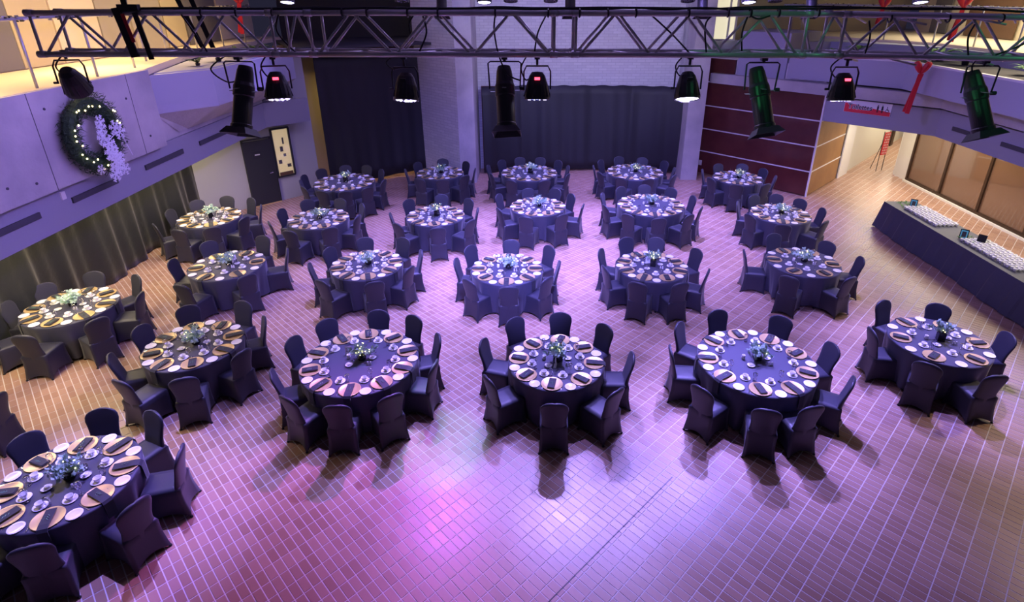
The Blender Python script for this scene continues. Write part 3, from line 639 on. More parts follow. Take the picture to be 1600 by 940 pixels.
def put(p, loc, rz, lab, cat, grp, used_first={}):
    c = clone(p, loc, rz, lab, grp); c['category'] = cat; return c
TOPZ = 0.7575
VK = {'A': 2, 'B': 0, 'C': 0, 'D': 1, 'E': 2, 'F': 3, 'G': 0, 'H': 0, 'I': 0, 'J': 2, 'K': 1, 'L': 0, 'M': 0, 'N': 2, 'O': 2}
CARD = {'A': (.10, .16, 60), 'B': (.02, .36, 60), 'C': (-.36, .26, 0), 'D': (-.02, -.22, 80), 'E': (.22, .42, 8), 'F': (.30, .22, 0), 'G': (-.05, .16, 30), 'H': (.12, .30, 60), 'I': (.0, .38, 70), 'J': (.08, .32, 12), 'K': (-.10, .25, 10), 'L': (.06, .34, 0), 'M': (.05, .40, 60), 'N': (.0, .32, 0), 'P': (.10, .40, 80), 'W': (.12, .30, 0)}
for tn, (tx, ty, ns, seats) in TABLES.items():
    big = ns == 10; rad = 0.914 if big else 0.762
    name, num = TN[tn]; rr = random.Random(ord(tn))
    t = empty('round_table', (tx, ty, 0), 0, f'round banquet table under black linen, {name}', 'table', 'round banquet tables')
    MB().lathe([(rad * .99, .725), (rad * .99, .75)], 40).build('tabletop', 'wood_ply', t)
    for a in (45, 135, 225, 315): MB().tube([(.42 * math.cos(R(a)), .42 * math.sin(R(a)), .725), (.46 * math.cos(R(a)), .46 * math.sin(R(a)), 0.001)], .014, 6).build('leg', 'black_metal', t)
    c_ = fixn(cloth_mesh(rad, ord(tn)).build('tablecloth', 'table_linen', smooth=True, loc=(tx, ty, 0)))
    tag(c_, f'black floor-length cloth draped on {name}', 'tablecloth', 'black tablecloths')
    used = set()
    for (a, r) in seats:
        ra = R(a); rc = r - .305
        ck = clock(a, used)
        put(ch0, (tx + rc * math.cos(ra), ty + rc * math.sin(ra), 0), ra + PI / 2 + rr.uniform(-.05, .05), f"black covered chair at {ck} of {name}", 'chair', f'chairs around {name}')
    if tn == 'X': continue
    N_ = len(seats); step = 2 * PI / N_
    phv = sum(complex(math.cos(R(a) * N_), math.sin(R(a) * N_)) for a, r in seats); phase = math.atan2(phv.imag, phv.real) / N_
    used = set()
    for k in range(N_):
        th = phase + k * step; jit = rr.uniform(-.03, .03)
        ck = clock(math.degrees(th), used)
        def P_(r, a, z=TOPZ): return (tx + r * math.cos(a), ty + r * math.sin(a), z)
        out = th - PI / 2            # local +y outwards
        put(charger0, P_(rad - .165, th + jit), 0, f'gold charger plate at {ck} of {name}', 'plate', f'charger plates on {name}')
        hang = rr.random() < .5
        np_ = put(nap_hang if hang else nap_flat, P_(rad - .165, th + jit, TOPZ + .001), out if hang else out + rr.uniform(-.45, .45), f"black {'hanging' if hang else 'folded'} napkin at {ck} of {name}", 'napkin', f'napkins on {name}')
        mid_ = th + step / 2
        put(plate0, P_(rad - .078, mid_ + rr.uniform(-.02, .02)), 0, f'white bread plate after {ck} of {name}', 'plate', f'bread plates on {name}')
        rc = rad - (.35 if big else .365)
        ca = mid_ + rr.uniform(-.06, .06)
        put(saucer0, P_(rc, ca), 0, f'white saucer under the cup past {ck}, {name}', 'saucer', f'saucers on {name}')
        put(cup0, P_(rc, ca, TOPZ), rr.uniform(0, 6.28), f'white coffee cup past {ck}, {name}', 'cup', f'coffee cups on {name}')
        gp = glass0 if k % 2 else flute0
        put(gp, P_(rad - (.36 if big else .37), th - step * .16), 0, f'clear drinking glass inside {ck} of {name}', 'glass', f'glasses on {name}')
        put(fork0, P_(rad - .13, th + .215 if not big else th + .19), out + PI, f'silver fork beside the charger, {ck}, {name}', 'fork', f'forks on {name}')
        put(knife0, P_(rad - .13, th - .235 if not big else th - .20), out + PI, f'silver knife beside the charger, {ck}, {name}', 'knife', f'knives on {name}')
    vk = VK.get(tn, rr.choice((0, 1, 2))); va = rr.uniform(0, 6.28)
    put(vases[vk], (tx + .03, ty + .02, TOPZ), rr.uniform(0, 6.28), f"black vase of eucalyptus{' with fairy lights' if vk < 2 else ''} on {name}", 'vase', 'centrepieces')
    cx_, cy_, ang = CARD.get(tn, (rr.uniform(-.2, .2), .25, rr.uniform(0, 80)))
    k = .62
    cd = empty('table_card', (tx + cx_ * k, ty + cy_ * k, TOPZ), R(ang), f"white table card{' reading ' + num if num else ''} on {name}", 'card', 'table number cards')
    MB().box((0, 0, .075), (.105, .004, .15), 0, Matrix.Rotation(R(-8), 3, 'X')).build('card_sheet', 'card', cd)
    MB().box((0, .01, .004), (.11, .04, .008)).build('card_base', 'card', cd)
    if num: text_part(num, .085, 'number', 'ink', cd, (0, -.004, .085), (R(82), 0, 0), .0008)
    else: MB().box((-.012, -.004, .088), (.014, .003, .05)).box((.014, -.004, .088), (.012, .003, .05)).build('faint_marks', 'steel_paint', cd)
    for q, (dx, dy) in enumerate([(-.13, -.14), (.19, .06)]):
        put(sugar0, (tx + dx, ty + dy, TOPZ), q, f"small white sugar dish {'left' if q == 0 else 'right'} of vase, {name}", 'dish', 'sugar dishes')
    put(creamer0, (tx - .19, ty + .05, TOPZ), 1, f'white cream jug beside the vase on {name}', 'jug', 'cream jugs')
    for q in (0, 1): put(salt0, (tx + .16 + .045 * q, ty - .12, TOPZ), 0, f"{'left' if q == 0 else 'right'} white shaker of the pair on {name}", 'shaker', 'salt and pepper shakers')
    put(candle0, (tx + .10, ty + .17, TOPZ), 0, f'clear tea light holder behind the vase on {name}', 'candle holder', 'tea lights')
def kill(o):
    for ch in list(o.children): kill(ch)
    bpy.data.objects.remove(o)
CUP0 = cup0
for p in PROTO:
    if p is not cup0 and p not in (vases[0],): kill(p)

# ------------------------------------------------------------------ drinks table
bt = empty('buffet_table', (10.42, 11.0, 0), 0, 'long skirted drinks table before the bronze glazing', 'table')
MB().box((0, 0, .73), (.80, 8.2, .03)).build('tabletop', 'wood_ply', bt)
for sx in (-.34, .34):
    for sy in (-3.9, -1.3, 1.3, 3.9): MB().tube([(sx, sy, .715), (sx, sy, .001)], .015, 6).build('leg', 'black_metal', bt)
def skirt():
    mb = MB(); rr = random.Random(5); pts = []
    x0, x1, y0, y1 = -.43, .43, -4.15, 4.15
    path = []
    n1 = 150
    for i in range(n1 + 1): path.append((x0, y0 + (y1 - y0) * i / n1, -1, 0))
    for i in range(1, 16): path.append((x0 + (x1 - x0) * i / 15, y1, 0, 1))
    for i in range(1, 60): path.append((x1, y1 - (y1 - y0) * i / 59, 1, 0))
    for i in range(1, 15): path.append((x1 - (x1 - x0) * i / 15, y0, 0, -1))
    lv = [.752, .74, .6, .45, .3, .15, .03]
    for k, z in enumerate(lv):
        d = (.752 - z)
        for i, (x, y, nx, ny) in enumerate(path):
            s_ = i * .055
            box_pleat = .018 if (math.sin(s_ * 10) > .2) else -.008
            w = (box_pleat + .03 * math.sin(s_ * 2.1)) * min(1, d * 3) + d * .22 * (nx < 0) + d * .05
            mb.v.append((x + nx * w, y + ny * w, z))
    n = len(path)
    for k in range(len(lv) - 1):
        for i in range(n): mb.f.append((k * n + i, k * n + (i + 1) % n, (k + 1) * n + (i + 1) % n, (k + 1) * n + i))
    mb.f.append(tuple(range(n)))
    return mb
tag(skirt().build('tablecloth', 'table_linen', loc=(10.42, 11.0, 0)), 'dark pleated cloth skirting the long drinks table', 'tablecloth')
def foliage_garland(n, L, seed):
    rr = random.Random(seed); mb = MB()
    for k in range(n):
        c = Vector((rr.uniform(-.18, .18), rr.uniform(-L / 2, L / 2), rr.uniform(.005, .04))); d = Vector((rr.uniform(-1, 1), rr.uniform(-1, 1), rr.uniform(0, .3))).normalized(); u = d.orthogonal().normalized()
        mb.add([c, c + d * .04 + u * .014, c + d * .09, c + d * .04 - u * .014], [(0, 1, 2, 3)])
    return mb
for k, (x, y) in enumerate([(10.40, 14.75), (10.42, 12.25)]):
    o = foliage_garland(70, .6, k).build('garland', 'fern_leaf', loc=(x, y, .755)); tag(o, f"flat green garland {'at the far end' if k == 0 else 'midway'} on the drinks table", 'garland')
for k, (x, y, rz, lb_) in enumerate([(10.46, 14.62, -35, 'framed blue sign at the far end of drinks table'), (10.32, 12.45, -40, 'framed blue sign midway along the drinks table'), (10.50, 12.12, -50, 'dark framed sign turned away on drinks table')]):
    s_ = empty('framed_sign', (x, y, .757), R(rz), lb_, 'sign')
    T_ = Matrix.Rotation(R(-18), 3, 'X')
    MB().box((0, 0, .12), (.17, .014, .23), 0, T_).build('frame', 'vase_black', s_)
    if k < 2:
        MB().box((0, -.010, .12), (.135, .006, .19), 0, T_).build('sheet', 'sign_glow', s_)
        MB().box((0, -.015, .12), (.085, .004, .13), 0, T_).build('picture', 'ink', s_)
    MB().box((0, .05, .06), (.03, .09, .006), 0, Matrix.Rotation(R(50), 3, 'X')).build('strut', 'vase_black', s_)
cupb = clone(CUP0, (0, -30, -10)); cupb['category'] = 'cup'
ORD = ['first', 'second', 'third', 'fourth', 'fifth', 'sixth', 'seventh', 'eighth', 'ninth', 'tenth', 'eleventh', 'twelfth', 'thirteenth', 'fourteenth', 'fifteenth', 'sixteenth', 'seventeenth', 'eighteenth', 'nineteenth', 'twentieth', 'twenty-first', 'twenty-second']
for g_, (yc, nm, nx_, ny_) in enumerate([(13.95, 'far', 6, 14), (11.55, 'near', 6, 17)]):
    for i in range(nx_):
        for j in range(ny_):
            x = 10.20 + i * .105 + .02 * (j % 2); y = yc + (j - ny_ / 2) * .100
            clone(cupb, (x, y, .756), (i * 3 + j) * 1.3, f'white cup in the {nm} block, {ORD[j]} row from near end, {ORD[i]} from the skirt', f'{nm} block of cups on the drinks table')
kill(cupb)

# ------------------------------------------------------------------ lighting trusses
def truss(name, segs, yf, z0, sz, label, dia=.05, sag=None):
    t = empty(name, (0, yf, z0), 0, label, 'truss')
    sz_, dy = sz, sz
    for si, (xa, xb, opp, dz) in enumerate(segs):
        for y in (0, dy):
            for z in (0, sz_):
                ye = y
                MB().tube([(xa, ye, z + dz[0]), (xb, ye, z + dz[1])], dia / 2, 10).build('chord', 'aluminium', t, smooth=True)
        nb = max(2, round((xb - xa - .12) / .36)) if xb - xa > .4 else (1 if xb - xa > .2 else 0); st = (xb - xa - .12) / max(nb, 1)
        for y in (0, dy):
            for k in range(nb):
                xl = xa + .06 + k * st; xr = xl + st; up = (k % 2 == 0) ^ (opp and y > 0)
                f0, f1 = (xl - xa) / (xb - xa), (xr - xa) / (xb - xa); za, zb = dz[0] + (dz[1] - dz[0]) * f0, dz[0] + (dz[1] - dz[0]) * f1
                MB().tube([(xl + .015, y, za + (0 if up else sz_)), (xr - .015, y, zb + (sz_ if up else 0))], .013, 8).build('brace', 'aluminium', t, smooth=True)
        for z in (0, sz_):
            for k in range(nb):
                xl = xa + .06 + k * st; xr = xl + st; up = k % 2 == 0
                MB().tube([(xl + .01, 0 if up else dy, z + dz[0]), (xr - .01, dy if up else 0, z + dz[1])], .010, 6).build('brace', 'aluminium', t, smooth=True)
        if xb - xa < .4: continue
        for x, d_ in ((xa + .03, dz[0]), (xb - .03, dz[1])):
            for y in (0, dy): MB().tube([(x, y, d_), (x, y, d_ + sz_)], .014, 8).build('end_post', 'aluminium', t, smooth=True)
            for z in (0, sz_): MB().tube([(x, 0, z + d_), (x, dy, z + d_)], .014, 8).build('end_post', 'aluminium', t, smooth=True)
            for y in (0, dy):
                for z in (0, sz_): MB().tube([(x - .035, y, z + d_), (x + .035, y, z + d_)], .031, 10).build('coupler', 'aluminium', t, smooth=True)
    return t
tr1 = truss('lighting_truss', [(-4.50, -2.30, True, (0, 0)), (-2.30, -2.02, True, (0, 0)), (-2.02, .235, False, (0, -.004)), (.235, .37, False, (-.004, -.004)), (.37, 2.50, False, (-.004, -.01)), (2.50, 2.78, True, (-.01, -.012)), (2.78, 7.9, True, (-.012, -.096))], 5.44, 5.594, .35, 'aluminium box lighting truss spanning the top of the picture')
tr2 = truss('lighting_truss', [(-7.4, -2.5, False, (0, 0)), (-2.5, 2.5, False, (0, 0)), (2.5, 7.6, False, (0, 0))], 10.4, 6.42, .35, 'second lighting truss farther back, just above the view')
def cable(name, pts, r, label, m='rubber', n=6, cat='cable'):
    # smooth the polyline
    P = [Vector(p) for p in pts]; out = []
    for i in range(len(P) - 1):
        p0, p1, p2, p3 = P[max(i - 1, 0)], P[i], P[i + 1], P[min(i + 2, len(P) - 1)]
        for k in range(6):
            u = k / 6; out.append(.5 * ((2 * p1) + (-p0 + p2) * u + (2 * p0 - 5 * p1 + 4 * p2 - p3) * u * u + (-p0 + 3 * p1 - 3 * p2 + p3) * u ** 3))
    out.append(P[-1])
    return tag(MB().tube(out, r, n).build(name, m, smooth=True), label, cat)
rr = random.Random(12)
YT = 5.44
cable('power_cable', [(-3.6 + .3 * i, YT + .01, 5.594 + .35 + .030 + rr.uniform(0, .012) - (.0 if i < 24 else .055 * (i - 24) / 6)) for i in range(30)], .011, 'black power cable taped along the top truss chord')
cable('power_cable', [(-3.2 + .32 * i, YT + .04, 5.594 + .35 + .032 + rr.uniform(0, .02) - (.0 if i < 21 else .055 * (i - 21) / 5)) for i in range(26)], .009, 'thinner black cable behind it on the truss top')
for k, x in enumerate([-2.93, -2.62, -2.30, -1.68, -1.46, -1.10, -.83, -.32, .15, .43, .68, .93, 1.4, 1.75, 1.95, 2.2, 2.55, 3.2, 3.72, 4.2, 4.42]):
    tag(MB().tube([(x, YT + .034 * math.cos(a), 5.594 + .35 - (.045 if x > 3 else .012) * (x > 2.7) + .034 * math.sin(a)) for a in [i * PI / 4 for i in range(9)]], .008, 5).build('cable_tie', 'rubber'), f'{ORD[k]} black tape band from left on the top truss chord', 'tape', 'cable ties on the truss')
for k, pts in enumerate([
    [(-3.10, YT - .03, 5.93), (-3.02, YT - .03, 5.78), (-2.95, YT, 5.60)],
    [(-2.24, YT - .03, 5.93), (-2.28, YT - .03, 5.80), (-2.20, YT, 5.66), (-2.10, YT, 5.58)],
    [(-.98, YT + .05, 5.93), (-.95, YT + .03, 5.78), (-1.02, YT, 5.62)], [(-1.06, YT + .03, 5.92), (-1.10, YT + .03, 5.85), (-1.09, YT + .02, 5.76)],
    [(-.33, YT + .1, 5.92), (-.34, YT + .1, 5.78), (-.30, YT + .05, 5.58), (-.22, YT, 5.42), (-.10, YT, 5.36)],
    [(.13, YT + .02, 5.92), (.06, YT + .02, 5.78), (.03, YT, 5.62)], [(1.08, YT + .02, 5.92), (1.28, YT + .02, 5.76), (1.45, YT, 5.60)],
    [(1.62, YT, 5.93), (1.56, YT, 5.84), (1.60, YT, 5.60)], [(1.93, YT, 5.92), (1.90, YT, 5.78), (1.92, YT, 5.62)], [(1.95, YT - .02, 5.92), (2.02, YT - .02, 5.895), (2.12, YT - .02, 5.92)],
    [(3.02, YT, 5.88), (3.06, YT, 5.75), (3.05, YT, 5.60)], [(3.98, YT, 5.87), (3.95, YT, 5.74), (4.0, YT, 5.58)], [(4.62, YT, 5.86), (4.50, YT, 5.70), (4.20, YT, 5.57)]]):
    cable('drop_cable', pts, .008, f"loose black drop cable {['left end', 'left joint', 'centre left', 'short centre left', 'long centre', 'centre joint', 'slanting centre right', 'right of slanting one', 'by right yoke', 'looped right', 'right joint', 'right', 'far right'][k]} of the truss")
# lifting sling with red patch, and black hoist straps
sl = empty('truss_sling', (-3.58, YT, 5.95), 0, 'black lifting sling with red patch around the truss', 'sling')
MB().box((-.05, -.04, -.17), (.075, .012, .42), 0, Matrix.Rotation(R(-9), 3, 'Y')).box((.10, -.04, -.20), (.045, .012, .40), 0, Matrix.Rotation(R(-7), 3, 'Y')).box((.03, -.03, .04), (.18, .05, .05)).box((-.02, .0, .22), (.05, .012, .42)).build('webbing', 'rubber', sl)
MB().box((-.01, -.050, -.13), (.032, .006, .24), 0, Matrix.Rotation(R(-9), 3, 'Y')).build('patch', 'red_cloth', sl)
for k, (xa, xb) in enumerate([(-3.38, -3.22), (-3.22, -3.12)]):
    tag(MB().add([(xa - .14, YT + .4, 6.5), (xa - .09, YT + .4, 6.5), (xb + .05, YT + .37, 5.62), (xb, YT + .37, 5.62)], [(0, 1, 2, 3)]).build('hoist_strap', 'rubber'), f"{'left' if k == 0 else 'right'} black hoist strap behind the left truss", 'strap')
    sm = bpy.context.scene.objects[-1] if False else None

# ------------------------------------------------------------------ stage lamps
def par(loc, aim, label, lens='led_dim', red=False, rz=0.0, tilt=-14, sc=1.0, drop=.16):
    t = empty('led_par_light', loc, rz, label, 'stage light')
    t.scale = (sc, sc, sc)
    MB().box((0, 0, .0), (.05, .05, .06)).tube([(0, 0, -.03), (0, 0, -drop + .08)], .013, 6).build('clamp', 'black_metal', t)
    z = -drop
    MB().tube([(-.125, 0, z - .14), (-.125, 0, z + .02), (-.10, 0, z + .07), (.10, 0, z + .07), (.125, 0, z + .02), (.125, 0, z - .14)], .008, 6).build('yoke', 'black_metal', t)
    T_ = Matrix.Rotation(R(tilt), 3, 'X'); c = (0, 0, z - .12)
    MB().lathe([(.001, .14), (.05, .135), (.075, .10), (.10, .02), (.118, -.08), (.120, -.115), (.112, -.118), (.105, -.10), (.001, -.10)], 20, c, T_).build('housing', 'black_metal', t, smooth=False)
    fins = MB()
    for k in range(10):
        a = 2 * PI * k / 10; p = Vector((.088 * math.cos(a), .088 * math.sin(a), .04)); q = Vector((.122 * math.cos(a), .122 * math.sin(a), -.09))
        fins.tube([Vector(c) + T_ @ p, Vector(c) + T_ @ q], .007, 5)
    fins.build('cooling_fins', 'black_metal', t)
    ln = MB()
    if lens == 'led_lens': ln.lathe([(.104, -.108), (.001, -.112)], 20, c, T_)
    else:
        for k in range(10):
            a = 2 * PI * k / 10; ln.lathe([(.001, -.105), (.020, -.110), (.001, -.122)], 8, Vector(c) + T_ @ Vector((.082 * math.cos(a), .082 * math.sin(a), 0)), T_)
    ln.build('lens', lens, t)
    MB().box(Vector(c) + Vector((0, -.072, .085)), (.05, .016, .022)).build('display', 'red_led' if red else 'black_metal', t)
    MB().tube([(-.125, 0, z - .13), (-.16, 0, z - .13)], .012, 6).build('tilt_knob', 'black_metal', t)
    return t
def leko(loc, label, rz=0.0, tiltx=8, tilty=0, green=False, sc=1.0):
    sc *= 1.1; t = empty('ellipsoidal_spotlight', loc, rz, label, 'stage light'); t.scale = (sc, sc, sc)
    MB().box((0, 0, .0), (.05, .05, .06)).tube([(0, 0, -.03), (0, 0, -.05)], .013, 6).build('clamp', 'black_metal', t)
    MB().tube([(-.13, 0, -.27), (-.14, 0, -.06), (-.12, 0, -.045), (.12, 0, -.045), (.14, 0, -.06), (.13, 0, -.27)], .007, 6).build('yoke', 'black_metal', t)
    T_ = Matrix.Rotation(R(tilty), 3, 'Y') @ Matrix.Rotation(R(tiltx), 3, 'X'); c = Vector((0, 0, -.27))
    MB().lathe([(.001, .20), (.055, .19), (.066, .15), (.076, .05), (.086, .02), (.086, -.06), (.078, -.07), (.080, -.30), (.088, -.31), (.088, -.34), (.074, -.34), (.070, -.20), (.001, -.20)], 28, c, T_).build('barrel', 'black_metal', t, smooth=False)
    k = .105
    fr_ = MB(); H_ = T_ @ Matrix.Rotation(R(45), 3, 'Z'); q = math.sqrt(2)
    fr_.lathe([(.084 * q, -.335), (.122 * q, -.395), (.118 * q, -.395), (.080 * q, -.338)], 4, c, H_)
    fr_.f = fr_.f[:-2]
    fr_.build('hood', 'black_metal', t)
    MB().lathe([(.072, -.205), (.001, -.20)], 16, c, T_).build('lens', 'green_lens' if green else 'lens_dark', t)
    sh = MB()
    for a in (0, 90, 180, 270): sh.box(c + T_ @ Vector((.10 * math.cos(R(a)), .10 * math.sin(R(a)), -.02)), (.05, .035, .004), R(a), None)
    sh.build('shutter_tab', 'steel_paint', t)
    MB().tube([(.13, 0, -.27), (.17, 0, -.27)], .018, 8).build('tilt_knob', 'black_metal', t)
    return t
def cable_loop(x, y, z, w, d, label):
    cable('fixture_cable', [(x - w * .2, y, z), (x - w * .75, y, z - d * .5), (x - w * .35, y + .02, z - d), (x + .02, y + .05, z - d * .9)], .007, label)
YL = 5.50
ZB = 5.575
par((-4.33, 5.52, ZB + .02), None, 'black LED can above the wreath seen from behind', rz=R(15), tilt=35, drop=.13, lens='lens_dark')
leko((-2.72, YL, ZB), 'black ellipsoidal spotlight hanging at left beside planter', tilty=2, tiltx=-22, rz=R(-8))
par((-2.40, YL, ZB), None, 'LED can with red display, left of the tall drape', red=True, rz=R(20))
par((-1.185, YL, ZB), None, 'LED can hanging before the tall black drape', rz=R(-5), tilt=-16, drop=.17)
leko((-.25, YL, ZB), 'black ellipsoidal spotlight hanging left of centre', tiltx=-26, tilty=-3)
par((.055, YL, ZB), None, 'LED can with red display near centre', red=True, tilt=-10)
par((1.475, YL, ZB), None, 'brightly lit LED can hanging before the right column', lens='led_lens', tilt=-20)
leko((2.16, YL, ZB - .01), 'green-lit ellipsoidal spotlight right of centre', tiltx=-24, tilty=-9)
par((2.94, YL, ZB - .01), None, 'LED can with red display near the toilettes sign', red=True, tilt=-10)
leko((4.22, YL, ZB - .04), 'green-lit ellipsoidal spotlight hanging at far right', tiltx=-24, tilty=-12)
for (x, w, d, lb_) in [(-4.33, .16, .2, 'cable looping to the can above the wreath'), (-2.78, .30, .24, 'cable looping to the left ellipsoidal spotlight'), (-2.44, .12, .2, 'cable looping to the left red-display can'), (-1.25, .14, .12, 'thin cable loop beside the can before the drape'),
                       (-.02, .10, .22, 'cable looping to the centre red-display can'), (1.44, .12, .18, 'cable looping to the bright can'), (2.94, .18, .2, 'cable looping to the right red-display can'), (4.2, .1, .16, 'cable at the far right spotlight')]:
    cable_loop(x, YL + .02, ZB, w, d, lb_)
Y2, Z2 = 10.5, 6.34
T2 = [(-4.15, 'P', 'led_lens'), (-2.2, 'P', 'lens_dark'), (-1.52, 'G', ''), (-.80, 'P', 'led_lens'), (-.35, 'P', 'lens_dark'), (.33, 'P', 'lens_dark'), (.66, 'L', ''), (2.66, 'P', 'lens_dark'), (2.90, 'L', ''), (3.70, 'P', 'led_lens'), (4.15, 'P', 'lens_dark'), (4.75, 'L', ''), (6.62, 'P', 'led_lens')]
PN = ['first', 'second', 'third', 'fourth', 'fifth', 'sixth', 'seventh', 'eighth', 'ninth', 'tenth', 'eleventh', 'twelfth', 'thirteenth']
for i, (x, k, ln) in enumerate(T2):
    lab = f"{PN[i]} lamp from the left on the farther truss"
    if k == 'P': par((x, Y2, Z2), None, lab, lens=ln, tilt=-14, drop=.14 if ln != 'lens_dark' else .12)
    else: leko((x, Y2, Z2 + .12), lab, tiltx=-20, green=(k == 'G'))
# light thrown by the fixtures, by unseen roof lamps and by added beams
for x, tx_, ty_, pw, cc in [(-2.40, -4.4, 12.0, 1500, VIO), (-1.185, -1.6, 14.0, 1900, VIO), (.055, .2, 15.5, 2400, BLU), (1.475, 2.9, 14.8, 3000, VIO), (2.94, 5.4, 16.0, 2600, VIO)]:
    spot('can_beam', (x, YL + .02, ZB - .42), (tx_, ty_, .4), pw, cc, 52, .7, .06)
spot('can_beam', (-.25, YL + .02, ZB - .52), (-.3, 10.8, .7), 4200, VIO, 38, .7, .06)
for x, y, tx_, ty_, pw, cc, an in [(-2.6, 14.6, -2.5, 13.6, 2600, VIO, 52), (.6, 14.9, .3, 14.2, 3600, VIO, 50), (3.6, 15.2, 3.4, 14.6, 3900, VIO, 50), (6.9, 15.4, 6.6, 16.2, 2300, VIO, 50), (-.3, 11.4, -.4, 10.6, 2900, VIO, 46), (-3.4, 11.6, -3.5, 10.9, 2100, VIO, 46), (2.7, 11.4, 2.6, 10.6, 1300, VIO, 46), (.4, 18.4, .2, 18.0, 1300, VIO, 60), (6.2, 11.2, 6.0, 11.0, 1300, VIO, 46), (-5.6, 15.4, -5.6, 15.0, 1500, VIO, 50), (-4.9, 7.6, -5.7, 5.2, 2600, VIO, 34), (-2.6, 9.4, -2.75, 7.5, 1700, VIO, 30), (.4, 9.4, .4, 7.6, 1300, VIO, 26), (3.6, 9.4, 3.58, 7.5, 2600, VIO, 32), (7.0, 9.6, 6.9, 8.1, 1800, VIO, 30), (3.4, 18.4, 3.4, 18.0, 1300, VIO, 50)]:
    spot('roof_beam', (x, y, 8.4), (tx_, ty_, 0), pw * 1.85, cc, an, .8, .06)
for x, tx_, ty_, pw, cc, an in [(-4.15, -5.5, 5.3, 1800, VIO, 34), (-.80, -2.2, 7.2, 2500, VIO, 42), (1.0, .7, 6.9, 2300, VIO, 36), (3.70, 3.6, 7.2, 3500, VIO, 42), (6.62, 7.0, 8.4, 2500, VIO, 46), (-2.2, -2.6, 3.7, 1900, PNK, 46), (2.66, 3.0, 4.2, 1700, VIO, 52), (.33, .4, 3.0, 1900, LIL, 40)]:
    spot('can_beam', (x, Y2 - .05, Z2 - .42), (tx_, ty_, 0), pw, cc, an, .8, .05)
spot('gobo_beam', (-1.52, Y2 - .1, Z2 - .5), (-1.35, 6.5, 0), 420, (.25, 1.0, .45), 12, .6, .05)
spot('side_beam', (1.2, 4.6, 5.6), (2.12, 5.5, 5.28), 9, (.1, 1.0, .35), 20, .5, .05)  # added green beams tinting the spotlight bodies, thrown by no fixture
spot('side_beam', (3.2, 4.7, 5.5), (4.18, 5.5, 5.2), 7, (.1, 1.0, .35), 20, .5, .05)
spot('wall_beam', (1.5, Y2, Z2 - .3), (1.7, 21.0, 5.2), 1350, (.74, .72, .95), 66, .8, .12)  # added wash to brighten the brick wall; no lamp hangs at its origin
spot('wall_beam', (-1.5, Y2, Z2 - .3), (-2.9, 20.0, 5.6), 420, (.15, .75, .9), 16, .8, .12)
spot('warm_floor_fill', (-9.3, 8.0, 8.3), (-7.6, 7.2, 0), 2000, (1.0, .74, .42), 42, .9, .25)  # added unseen warm beams that tint the floor along both sides
spot('warm_floor_fill', (-9.3, 12.0, 8.3), (-7.4, 11.2, 0), 1200, (1.0, .74, .42), 40, .9, .25)
spot('warm_floor_fill', (12.8, 9.0, 8.3), (8.6, 6.6, 0), 1500, (1.0, .76, .5), 40, .9, .25)
spot('warm_floor_fill', (12.8, 14.0, 8.3), (8.6, 13.0, 0), 1800, (1.0, .80, .56), 46, .9, .25)
spot('gobo_beam', (-1.52, Y2 - .1, Z2 - .5), (-1.35, 6.5, 0), 260, (.25, 1.0, .45), 14, .6, .05)
spot('side_beam', (2.5, 4.0, 6.9), (2.16, 5.5, 5.3), 14, (.1, 1.0, .35), 40, .5, .05)  # further added green beams on the same two spotlight bodies
spot('side_beam', (5.0, 4.2, 6.6), (4.25, 5.5, 5.25), 14, (.1, 1.0, .35), 40, .5, .05)

# ------------------------------------------------------------------ wreath
WS = 1.28
wr = empty('christmas_wreath', (-7.62, 9.68, 3.90), R(90), 'green wreath with warm bulbs and white snowflakes', 'wreath')   # local x runs back towards the camera side, local -y into the hall
rr = random.Random(4); mb = MB()
for k in range(3600):
    a = rr.uniform(0, 2 * PI); q = rr.uniform(0, 2 * PI); rt = .165 * math.sqrt(rr.random())
    r = .40 + rt * math.cos(q); c = Vector((r * math.cos(a), -.09 + rt * math.sin(q) * .7, r * math.sin(a)))
    d = Vector((rr.uniform(-1, 1), rr.uniform(-1.2, .3), rr.uniform(-1, 1))).normalized(); u = d.orthogonal().normalized() * .006
    mb.add([c - u, c + u, c + d * rr.uniform(.05, .10)], [(0, 1, 2)])
for k in range(36):
    a = 2 * PI * k / 36; b_ = 2 * PI * (k + 1) / 36
    mb.tube([(.40 * math.cos(a), -.08, .40 * math.sin(a)), (.40 * math.cos(b_), -.08, .40 * math.sin(b_))], .085, 8, cap=False)
o = mb.build('greenery', 'dark_fir', wr); o['kind'] = 'stuff'
for k in range(22):
    a = R(70 + k * 12.5 + rr.uniform(-5, 5)) if k < 18 else R(rr.uniform(-20, 60)); r = .40 + rr.uniform(-.06, .08)
    # angle measured so that the bulbs sit on the side nearer the camera
    MB().lathe([(.0005, -.013), (.012, -.004), (.010, .008), (.0005, .014)], 8, (r * math.cos(a), -.20, r * math.sin(a))).build('bulb', 'wreath_bulb', wr)
def snowflake(s):
    mb = MB(); 
    for k in range(6):
        a = k * PI / 3; d = Vector((math.cos(a), 0, math.sin(a))); n_ = Vector((-math.sin(a), 0, math.cos(a)))
        mb.tube([Vector((0, 0, 0)), d * s], s * .09, 5)
        for f in (.45, .75):
            for sg in (-1, 1): mb.tube([d * s * f, d * s * (f + .22) + n_ * s * .26 * sg], s * .07, 5)
    return mb
